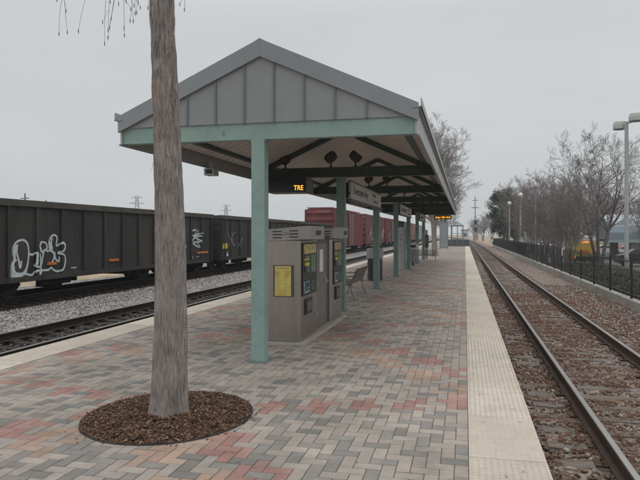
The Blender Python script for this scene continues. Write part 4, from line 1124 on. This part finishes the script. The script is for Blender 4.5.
def boxcar(label, y0, y1, col, tag_n, seed, zt=4.62, door=True):
    rnd = random.Random(seed)
    m = mat('boxcar_' + str(seed), col, .7, .2, 1.1, .12, 6, stretch=(1, 1, .4), col2=tuple(c * .72 for c in col), thr=(.7, .58, .12))
    t = thing('boxcar', label, 'freight car', (XM, (y0 + y1) / 2, TOR), 'boxcars behind the gondolas')
    b = MB().prism([(XB, .5), (XS, .5), (XS, zt - .22), (XM + .3, zt), (XM - .3, zt), (XB, zt - .22)], 'y', y0 + .12, y1 - .12)
    for ye, s in ((y0 + .12, -1), (y1 - .12, 1)):
        for k in range(5):                  # horizontal ribs of the steel end
            z = .95 + k * .72
            b.prism([(ye, z), (ye + s * .10, z + .13), (ye + s * .10, z + .3), (ye, z + .43)][::s], 'x', XB + .12, XS - .12)
        b.box(XB, XB + .1, min(ye, ye + s * .06), max(ye, ye + s * .06), .5, zt - .25); b.box(XS - .1, XS, min(ye, ye + s * .06), max(ye, ye + s * .06), .5, zt - .25)
    n = int((y1 - y0) / 1.1)
    for k in range(n + 1):
        y = y0 + .15 + (y1 - y0 - .3) * k / n; b.box(XS + .001, XS + .04, y - .035, y + .035, .55, zt - .3); b.box(XB - .04, XB - .001, y - .035, y + .035, .55, zt - .3)
    b.box(XS + .001, XS + .05, y0 + .12, y1 - .12, .42, .56); b.box(XS + .001, XS + .06, y0 + .12, y1 - .12, zt - .32, zt - .24)
    body = b.build('body', m, t)
    b = MB()
    for k in range(int((y1 - y0) / 1.0)):
        y = y0 + .5 + k * 1.0; b.box(XM - 1.4, XM + 1.4, y - .03, y + .03, zt - .1, zt + .02)
    b.build('roof', m, body)
    if door:
        ym = (y0 + y1) / 2; d = MB().box(XS + .045, XS + .10, ym - 1.5, ym + 1.5, .6, zt - .42)
        for k in range(6): d.box(XS + .101, XS + .13, ym - 1.45, ym + 1.45, .9 + k * .55, .97 + k * .55)
        dr = d.build('door', mat('boxcar_door_' + str(seed), tuple(c * .8 for c in col), .7, .2, 2), t)
        b = MB()
        for y in (ym - 1.1, ym - .4, ym + .4, ym + 1.1): b.tube([(XS + .15, y, .55), (XS + .15, y, zt - .4)], .025, 6)
        b.build('lock_rod', galv, dr)
    b = MB().box(XM - .35, XM + .35, y0 - .1, y1 + .1, .1, .49); b.build('centre_sill', under, t)
    for s, y in ((1, y0), (-1, y1)):
        MB().tube([(XM, y, .25), (XM, y - s * .5, .25)], .1, 8).build('coupler', under, t)
        b = MB()
        for k in range(7): b.bar((XS + .07, y + s * .2, .5 + k * .5), (XS + .07, y + s * .6, .5 + k * .5), .03)
        b.build('ladder', m, t)
        truck(t, y + s * 2.2)
    if tag_n:
        b = MB()
        for k in range(tag_n):
            y = rnd.uniform(y0 + .8, y1 - 1); z = rnd.uniform(.75, 2.6); pts = []
            for q in range(7): pts.append((XS + .06, y + .25 * q * rnd.uniform(.4, 1), z + rnd.uniform(-.5, .5)))
            for q in range(6):
                a, c = Vector(pts[q]), Vector(pts[q + 1]); b.bar(a, c, .012, .09)
        b.build('graffiti', mat('pale_spray', (.45, .47, .48), .8, .3, 4), body)
    return t
bx1 = boxcar('nearest red boxcar with ribbed end, just behind the dark gondolas', 62.7, 81.6, (.185, .052, .052), 0, 1)
b = MB()
for k in range(3): b.box(-14.85 + k * .42, -14.52 + k * .42, 62.778, 62.782, 4.18, 4.26)
b.build('stencil', mat('pale_stencil', (.50, .42, .42), .7), bx1)
boxcar('second boxcar, faded red with pale graffiti along its side', 83.9, 103.2, (.17, .072, .065), 34, 2)
boxcar('third boxcar, plain dark red with little graffiti', 105.6, 125.2, (.17, .038, .04), 8, 3)
boxcar('fourth boxcar, dull brown', 127.2, 148, (.10, .055, .045), 5, 4)
boxcar('fifth boxcar, weathered orange brown', 149.2, 172, (.27, .12, .075), 5, 5)
boxcar('sixth boxcar, off white', 173.2, 215, (.46, .46, .45), 0, 6)

# ------------------------------------------------------------------ fence along the right side
FX = 5.13
fm = mat('fence_black', (.018, .02, .021), .5, .1, 8)
t = thing('picket_fence', 'long low black steel picket fence along the kerb on the right', 'fence', (FX, 10, -.2))
b = MB()
for z in (-.08, .95): b.box(FX - .018, FX + .018, 6, 120, z, z + .04)
b.build('rail', fm, t)
b = MB(); y = 6.05; b2 = MB()
while y < 120:
    b.box(FX - .006, FX + .006, y - .006, y + .006, -.13, 1.08); y += .15
b.build('picket', fm, t)['kind'] = 'stuff'
y = 6.7; k = 0
while y < 120:
    MB().box(FX - .03, FX + .03, y - .03, y + .03, -.2, 1.12).box(FX - .038, FX + .038, y - .038, y + .038, 1.121, 1.135).build('fence_post', fm, t); y += 2.93
b = MB().box(FX - .06, FX - .03, 35.4 - .07, 35.4 + .09, .68, 1.12); tag(b.build('fence_marker', white), 'small white marker plate fixed on the black fence', 'marker')
b = MB().box(FX - .05, FX - .03, 42.9, 43.05, .55, 1.1); tag(b.build('fence_marker', mat('blue_plate', (.10, .20, .34), .5)), 'small blue marker plate fixed on the black fence further away', 'marker')
# ivy bank behind the fence
rnd = random.Random(51); b = MB()
for k in range(60000):
    y = 9 + 42 * rnd.random() ** 1.4; x = rnd.uniform(5.35, 7.3); hgt = (.55 + .85 * min(1, (x - 5.3) / 1.2)) * (1 - max(0, y - 34) / 26) + .16 * noise.noise((x * .9, y * .5, 0)) + .10 * noise.noise((x * 3, y * 3, 2))
    z = zright(x) - .1 + max(.05, hgt) * rnd.random() ** .45
    s = rnd.uniform(.022, .05); a = rnd.uniform(0, 6.28); tl = rnd.uniform(-.6, .6)
    g = rnd.uniform(.6, 1.4); b.col = (.045 * g, .058 * g, .026 * g) if rnd.random() < .85 else (.09 * g, .075 * g, .04 * g)
    dx, dy = math.cos(a) * s, math.sin(a) * s
    b.quad((x - dx, y - dy, z), (x + dy, y - dx, z + tl * s), (x + dx, y + dy, z + .3 * s), (x - dy, y + dx, z - tl * s))
tag(b.build('shrubbery', mat('ivy_leaf', (1, 1, 1), .75, .2, 10, attr='Col')), 'low dark green shrubbery growing right behind the near end of the black fence', 'shrubs', kind='stuff')

# ------------------------------------------------------------------ lamps on the right
post_m = mat('lamp_post_grey', (.36, .365, .36), .5, .08, 3)
globe = mat('lamp_globe', (.75, .75, .74), .3, .03, 3)
def globe_lamp():
    t = thing('globe_lamp', '', 'street lamp', local=True)
    MB().lathe([(.16, 0), (.16, .25), (.10, .35), (.09, 6.9), (.12, 6.95), (.13, 7.0)], n=12).build('pole', post_m, t, smooth=False)
    MB().lathe([(.05, 7.0), (.18, 7.03), (.27, 7.16), (.28, 7.28), (.22, 7.42), (.1, 7.5), (.02, 7.52)], n=16).build('globe', globe, t, smooth=True)
    return t
gl = globe_lamp()
for k, (x, y, lb) in enumerate(((*along(509.5, 86), 'leftmost of the three white globe lamps, in front of the evergreen'), (*along(520.5, 68), 'middle white globe lamp, right edge of the evergreen'), (*along(536, 54), 'third globe lamp, half lost among the bare trees'))):
    place(gl, k > 0, (x, y, -1.15), 0, 1, lb, 'globe lamps along the fence')
t = thing('parking_lamp', 'tall grey parking lot lamp with two dome heads at the right edge', 'street lamp', (*along(626.5, 42), -1.2))
X, Y = along(626.5, 42)
MB().lathe([(.3, -1.2), (.3, -.7)], (X, Y, 0), 16).build('footing', concrete, t)
MB().lathe([(.145, -.7), (.12, 9.45)], (X, Y, 0), 14).build('pole', post_m, t, smooth=False)
for dx, dz, dy in ((-.30, .12, .55), (.50, .5, -.3)):
    b = MB().bar((X, Y, 8.82 + dz), (X + dx, Y + dy, 8.95 + dz), .08).lathe([(.42, 8.92 + dz), (.44, 8.96 + dz), (.44, 9.2 + dz), (.38, 9.42 + dz), (.2, 9.52 + dz), (.03, 9.54 + dz)], (X + dx, Y + dy, 0), 20)
    h = b.build('lamp_head', mat('lamp_head_grey', (.43, .43, .42), .5, .06, 3), t)
    MB().lathe([(.40, 8.905 + dz), (.40, 8.9185 + dz)], (X + dx, Y + dy, 0), 20).build('lens', mat('lens_dark', (.12, .12, .12), .3), h)

# ------------------------------------------------------------------ signal mast and utility pole by the tracks
t = thing('signal_mast', 'thin railway signal mast with two black heads beside the far tracks', 'railway signal', (3.6, 186, -.4))
MB().lathe([(.12, -.4), (.09, 5.4)], (3.0, 186, 0), 8).build('mast', galv, t)
for z in (4.6, 2.6):
    h = MB().box(2.6, 3.4, 185.7, 185.95, z, z + 1.3).build('signal_head', black, t, bevel=.1)
    MB().lathe([(.15, 0), (.15, .05)], (3.0, 185.65, z + .6), 10).build('lens', dark, h)
t = thing('utility_pole', 'distant wooden utility pole with one crossarm above the tracks', 'utility pole', (4.2, 240, -.5))
MB().lathe([(.2, -.6), (.13, 16)], (3.7, 240, 0), 8).build('pole', mat('pole_wood', (.14, .12, .11), .9), t)
MB().box(2.3, 5.1, 239.9, 240.1, 11.6, 11.85).box(2.7, 4.7, 239.9, 240.1, 14.4, 14.6).build('crossarm', mat('arm_wood', (.13, .11, .1), .9), t)

# ------------------------------------------------------------------ lattice pylons beyond the freight cars
def pylon():
    t = thing('power_pylon', '', 'pylon', local=True); b = MB(); H = 30
    for sx in (-1, 1):
        for sy in (-1, 1): b.bar((sx * 3, sy * 3, 0), (sx * .6, sy * .6, H), .34)
    for k in range(8):
        z0, z1 = k * 3.6, (k + 1) * 3.6; w0, w1 = 3 - 2.4 * z0 / H, 3 - 2.4 * z1 / H
        for s in (-1, 1): b.bar((-w0 * s, -w0, z0), (w1 * s, -w1, z1), .2).bar((-w0 * s, w0, z0), (w1 * s, w1, z1), .2)
    b.build('tower', mat('pylon_steel', (.22, .23, .24), .6), t)
    b = MB()
    for z, w in ((20, 6.5), (25, 5), (29, 3.5)): b.bar((-w, 0, z), (w, 0, z), .35).bar((-w, 0, z), (0, 0, z + 1.6), .2).bar((w, 0, z), (0, 0, z + 1.6), .2)
    b.build('crossarm', MATS['pylon_steel'], t)
    return t
py = pylon()
place(py, False, (*along(137, 430), -2), .55, 1, 'lattice power pylon on the horizon just left of the foreground trunk', 'power pylons')
place(py, True, (*along(226, 560), -2), .5, 1.0, 'lattice power pylon on the horizon between trunk and first teal post', 'power pylons')
pp = thing('utility_pole', '', 'utility pole', local=True)
MB().tube([(0, 0, 0), (0, 0, 13)], .18, 6).build('pole', MATS['pole_wood'], pp)
MB().box(-1.2, 1.2, -.08, .08, 11.6, 11.85).build('crossarm', MATS['arm_wood'], pp)
LB = ['leftmost thin utility pole peeking over the nearest gondola', 'taller thin utility pole peeking over the nearest gondola', 'thin utility pole over the gondola, right of the taller one', 'thin pole peeking over the gondola near the graffiti']
for k, (x, y, s) in enumerate(((*along(17, 170), .90), (*along(25, 150), .93), (*along(46, 200), 1.02), (*along(12, 190), 1.0))):
    place(pp, k > 0, (x, y, -.4), 0, s, LB[k], 'poles beyond the freight cars')

# ------------------------------------------------------------------ vehicles
def wheels(t, xs, y0, r, z, n=0):
    for x in xs:
        for y in y0:
            M = Matrix.Translation((x, y, z + r)) @ Matrix.Rotation(R(90), 4, 'Y')
            b = MB().lathe([(r * .55, -.11), (r * .95, -.11), (r, -.07), (r, .07), (r * .95, .11), (r * .55, .11)], n=20); b.v = [tuple(M @ Vector(v)) for v in b.v]
            w = b.build('wheel', rub, t)
            b = MB().lathe([(r * .5, -.112), (r * .54, -.09), (r * .54, .09), (r * .5, .112)], n=16); b.v = [tuple(M @ Vector(v)) for v in b.v]
            b.build('rim', galv, w)
yel = mat('truck_yellow', (.60, .42, .04), .4, .06, 3)
t = thing('service_truck', 'yellow box truck with white roof parked behind the bare trees', 'truck', (*along(585, 61), -1.19))
tx, ty = along(585, 61); z = -1.19
MB().box(tx - 1.1, tx + 1.1, ty, ty + 4.2, z + .62, z + 2.3).build('box_body', yel, t, bevel=.05)
MB().box(tx - 1.08, tx + 1.08, ty + .02, ty + 4.18, z + 2.302, z + 2.82).build('roof', white, t, bevel=.08)
MB().prism([(ty + 4.25, z + .5), (ty + 6.4, z + .5), (ty + 6.4, z + 1.25), (ty + 5.4, z + 1.4), (ty + 4.8, z + 2.1), (ty + 4.25, z + 2.1)], 'x', tx - .98, tx + .98).build('cab', yel, t, bevel=.05)
dr = MB().box(tx - .62, tx + .62, ty - .03, ty - .001, z + .85, z + 2.15).build('rear_door', mat('door_yellow', (.50, .36, .06), .45, .1, 3), t)
MB().box(tx - .35, tx + .35, ty - .045, ty - .031, z + 1.15, z + 1.5).build('door_panel', mat('orange_panel', (.60, .16, .03), .5), dr)
MB().box(tx - .32, tx + .32, ty - .06, ty - .002, z + 2.16, z + 2.32).build('marker_light', mat('orange_light', (.8, .3, .05), .4, .05, 4, emit=((1, .35, .05), .8)), t)
MB().box(tx - 1.12, tx + 1.12, ty - .2, ty - .002, z + .45, z + .60).build('bumper', black, t)
MB().box(tx - .92, tx + .92, ty - .03, ty - .0305 + .029, z + .62, z + .82).build('step_panel', dark, t)
for s in (-1, 1): MB().box(tx + s * .98 - .1, tx + s * .98 + .1, ty - .04, ty - .002, z + .64, z + (.95 if s < 0 else 1.6)).build('tail_light', mat('tail_lamp', (.8, .18, .03), .4, .05, 4, emit=((1, .3, .03), .8)), t)
wheels(t, (tx - .85, tx + .85), (ty + 1.0, ty + 5.5), .42, z)
MB().box(tx - .8, tx + .8, ty + .3, ty + 5.8, z + .35, z + .6).build('chassis', under, t)

def car(col, name, suv=False):
    t = thing('parked_car', '', 'car', local=True); h = .22 if suv else 0
    m = mat('car_' + name, col, .3, .03, 2, metal=.2)
    prof = [(-2.2, .35), (-2.25, .62), (-2.15, .85 + h * .5), (-1.45, .95 + h * .5), (-.75, 1.38 + h), (.75, 1.42 + h), (1.55, 1.0 + h * .6), (2.15, .92 + h * .6), (2.25, .6), (2.2, .32)]
    b = MB(); n = len(prof)
    for x, k in ((-.88, 0), (-.9, 1), (.9, 1), (.88, 0)):
        for i, (y, zz) in enumerate(prof):
            inset = .16 if (zz > 1.3 and abs(x) > .85) else 0
            b.v.append(((abs(x) - inset) * (1 if x > 0 else -1), y, zz if k else zz - .02))
    for j in range(3):
        for i in range(n): b.f.append((j * n + i, j * n + (i + 1) % n, (j + 1) * n + (i + 1) % n, (j + 1) * n + i)); b.m.append(0); b.c.append(None)
    b.f += [tuple(range(n))[::-1], tuple(range(3 * n, 4 * n))]; b.m += [0, 0]; b.c += [None, None]
    body = b.build('body', m, t, bevel=.05)
    gm = glass('car_glass', (.03, .035, .04))
    for s in (-1, 1):
        MB().prism([(-1.2, 1.0 + h * .5), (-.72, 1.3 + h), (.7, 1.33 + h), (1.3, 1.02 + h * .5)], 'x', s * .865 - .06, s * .865 + .03).build('window', gm, body)
    MB().box(-.68, .68, -1.42, -.82, .99 + h * .5, 1.3 + h, 0).build('windscreen', gm, body)
    for s in (-1, 1):
        MB().box(s * .68 - .15, s * .68 + .15, -2.27, -2.2, .62, .78).build('headlight', mat('clear_lamp', (.6, .6, .58), .2), body)
        MB().box(s * .7 - .14, s * .7 + .14, 2.2, 2.275, .66, .82).build('tail_light', mat('red_lamp', (.4, .03, .02), .3), body)
    wheels(t, (-.8, .8), (-1.35, 1.35), .33, 0)
    return t
cw = car((.62, .62, .60), 'white'); cb = car((.02, .02, .022), 'black', True); cs = car((.30, .31, .32), 'silver', True); cr = car((.28, .04, .04), 'red')
place(cb, False, (*along(642, 58), -1.19), R(90), 1, 'black suv at the right edge of the parking lot')
place(cw, False, (*along(606, 92), -1.19), R(90), 1, 'white car seen under the blue grey roof')
place(cr, False, (*along(632, 96), -1.19), R(90), 1, 'red car behind the blue grey roofed shelter')
place(cs, False, (*along(552, 84), -1.19), R(20), 1, 'silver suv behind the left part of the thicket')
place(copy_tree(cw), False, (*along(540, 98), -1.19), R(80), 1, 'white car beyond the fence, right of the globe lamps')
place(copy_tree(cs), False, (*along(508, 128), -1.0), R(75), 1.05, 'silver suv just right of the evergreen trunk')
place(copy_tree(cw), False, (*along(500, 150), -.6), R(90), 1.1, 'white car beyond the fence end, left of the evergreen')
for o in list(bpy.data.objects):
    if o.get('category') == 'car': o['group'] = 'cars in the parking lot'

# ------------------------------------------------------------------ barrel roofed bus shelter on the right
t = thing('bus_shelter', 'open shelter with big blue grey curved roof and pale columns', 'shelter', (26, 84, -1.2))
b = MB(); prof = []
y0, y1, ze, zr = 77, 91, 1.22, 4.3
for k in range(13):
    a = math.pi * k / 12; prof.append(((y0 + y1) / 2 - (y1 - y0) / 2 * math.cos(a), ze + (zr - ze) * math.sin(a)))
prof += [(y1, ze - .05), (y0, ze - .05)]
b.prism(prof[:13] + [(y1 - .1, ze), (y0 + .1, ze)], 'x', 16.2, 46)
b.build('roof', mat('shelter_sheet', (.125, .165, .19), .45, .06, 2, metal=.2), t)
b = MB()
for k in range(60): 
    pass
b.box(16.1, 46.1, y0 - .08, y0 + .05, ze - .34, ze - .02).box(16.1, 46.1, y1 - .05, y1 + .08, ze - .34, ze - .02)
b.build('fascia', mat('shelter_fascia', (.27, .37, .37), .5), t)
for x in (19.2, 23.6, 30, 37):
    MB().box(x - .45, x + .45, 78.2, 79.1, -1.2, ze - .34).build('column', mat('column_render', (.34, .33, .31), .9, .1, 2), t)
    MB().box(x - .45, x + .45, 88.5, 89.4, -1.2, ze - .34).build('column', MATS['column_render'], t)
MB().box(19.66, 23.14, 83.4, 83.6, -1.2, .85).build('back_wall', mat('back_wall_render', (.24, .235, .225), .9, .1, 2), t)
# far low buildings
for (x0, x1, y0, y1, h, c, lb) in ((30, 70, 150, 175, 4.5, (.4, .36, .32), 'low tan building far behind the curved roof shelter'), (14, 26, 178, 196, 5.0, (.42, .41, .39), 'low pale building far behind the thicket'), (-1.5, 1.6, 268, 276, 3.4, (.55, .55, .54), 'tiny white shed at the vanishing point of the tracks')):
    t = thing('low_building', lb, 'building', ((x0 + x1) / 2, y0, -.8))
    m = mat('render_%d' % x0, c, .8, .1, .5)
    MB().box(x0, x1, y0, y1, -1, h).build('wall', m, t)
    MB().box(x0 - .3, x1 + .3, y0 - .3, y1 + .3, h + .002, h + .35).build('roof', mat('flat_roof', (.2, .2, .2), .8), t)
    n = max(1, int((x1 - x0) / 5))
    for k in range(n):
        xx = x0 + (k + .5) * (x1 - x0) / n; w = MB().box(xx - .6, xx + .6, y0 - .03, y0 - .001, .8, 2.2).build('window', glass('pane_dark', (.05, .06, .07)), t)

# ------------------------------------------------------------------ haze
HAZE = True
if HAZE:
    b = MB().box(-420, 130, -70, 700, -2.2, 34)
    m = bpy.data.materials.new('thin_mist'); m.use_nodes = True; N = m.node_tree.nodes; N.remove(N['Principled BSDF'])
    v = N.new('ShaderNodeVolumePrincipled'); v.inputs['Density'].default_value = .0006; v.inputs['Color'].default_value = (.93, .95, .97, 1); v.inputs['Anisotropy'].default_value = .1
    m.node_tree.links.new(v.outputs[0], N['Material Output'].inputs['Volume'])
    tag(b.build('haze', m), kind='stuff')

# ------------------------------------------------------------------ sky and sun
w = bpy.data.worlds.new('World'); S.world = w; w.use_nodes = True
N = w.node_tree.nodes; L = w.node_tree.links; bg = N['Background']; bg.inputs['Strength'].default_value = .1
sky = N.new('ShaderNodeTexSky'); sky.sky_type = 'NISHITA'; sky.sun_disc = False; sky.sun_elevation = R(42); sky.sun_rotation = R(200); sky.dust_density = 4
tc = N.new('ShaderNodeTexCoord'); mp = N.new('ShaderNodeMapping'); mp.inputs['Scale'].default_value = (1, 1, 3.2); L.new(tc.outputs['Generated'], mp.inputs['Vector'])
nz = N.new('ShaderNodeTexNoise'); nz.inputs['Scale'].default_value = 2.2; nz.inputs['Detail'].default_value = 4; nz.inputs['Roughness'].default_value = .5; L.new(mp.outputs[0], nz.inputs['Vector'])
rp = N.new('ShaderNodeValToRGB'); rp.color_ramp.elements[0].position = .3; rp.color_ramp.elements[1].position = .7
rp.color_ramp.elements[0].color = (.575, .600, .614, 1); rp.color_ramp.elements[1].color = (.650, .668, .675, 1)
L.new(nz.outputs['Fac'], rp.inputs['Fac'])
sx = N.new('ShaderNodeSeparateXYZ'); L.new(tc.outputs['Generated'], sx.inputs[0])
mr = N.new('ShaderNodeMapRange'); mr.inputs['From Min'].default_value = .33; mr.inputs['From Max'].default_value = .95; mr.inputs['To Min'].default_value = 10.2; mr.inputs['To Max'].default_value = 26.; L.new(sx.outputs['Z'], mr.inputs['Value'])
sc = N.new('ShaderNodeVectorMath'); sc.operation = 'SCALE'; L.new(rp.outputs[0], sc.inputs[0]); L.new(mr.outputs[0], sc.inputs['Scale'])
mx = N.new('ShaderNodeMix'); mx.data_type = 'RGBA'; mx.inputs['Factor'].default_value = .94; L.new(sky.outputs[0], mx.inputs['A']); L.new(sc.outputs[0], mx.inputs['B'])
L.new(mx.outputs['Result'], bg.inputs['Color'])
sd = bpy.data.lights.new('sun', 'SUN'); sd.energy = .6; sd.angle = R(35); sd.color = (1, .97, .93)
so = bpy.data.objects.new('sun', sd); COL.objects.link(so); so.rotation_euler = (R(48), 0, R(160))

# ------------------------------------------------------------------ camera
cd = bpy.data.cameras.new('camera'); cd.sensor_width = 36; cd.lens = 620 / 640 * 36; cd.clip_end = 4000; cd.clip_start = .05
cd.shift_y = -6 / 640
co = bpy.data.objects.new('camera', cd); COL.objects.link(co); co.location = (0, 0, 1.85)
co.rotation_euler = (R(90), 0, math.atan(145 / 620)); S.camera = co
S.view_settings.view_transform = 'Standard'; S.view_settings.look = 'None'; S.view_settings.exposure = 0; S.view_settings.gamma = 1
S.cycles.volume_bounces = 0
for o in bpy.data.objects:
    if '_w' in o: del o['_w']
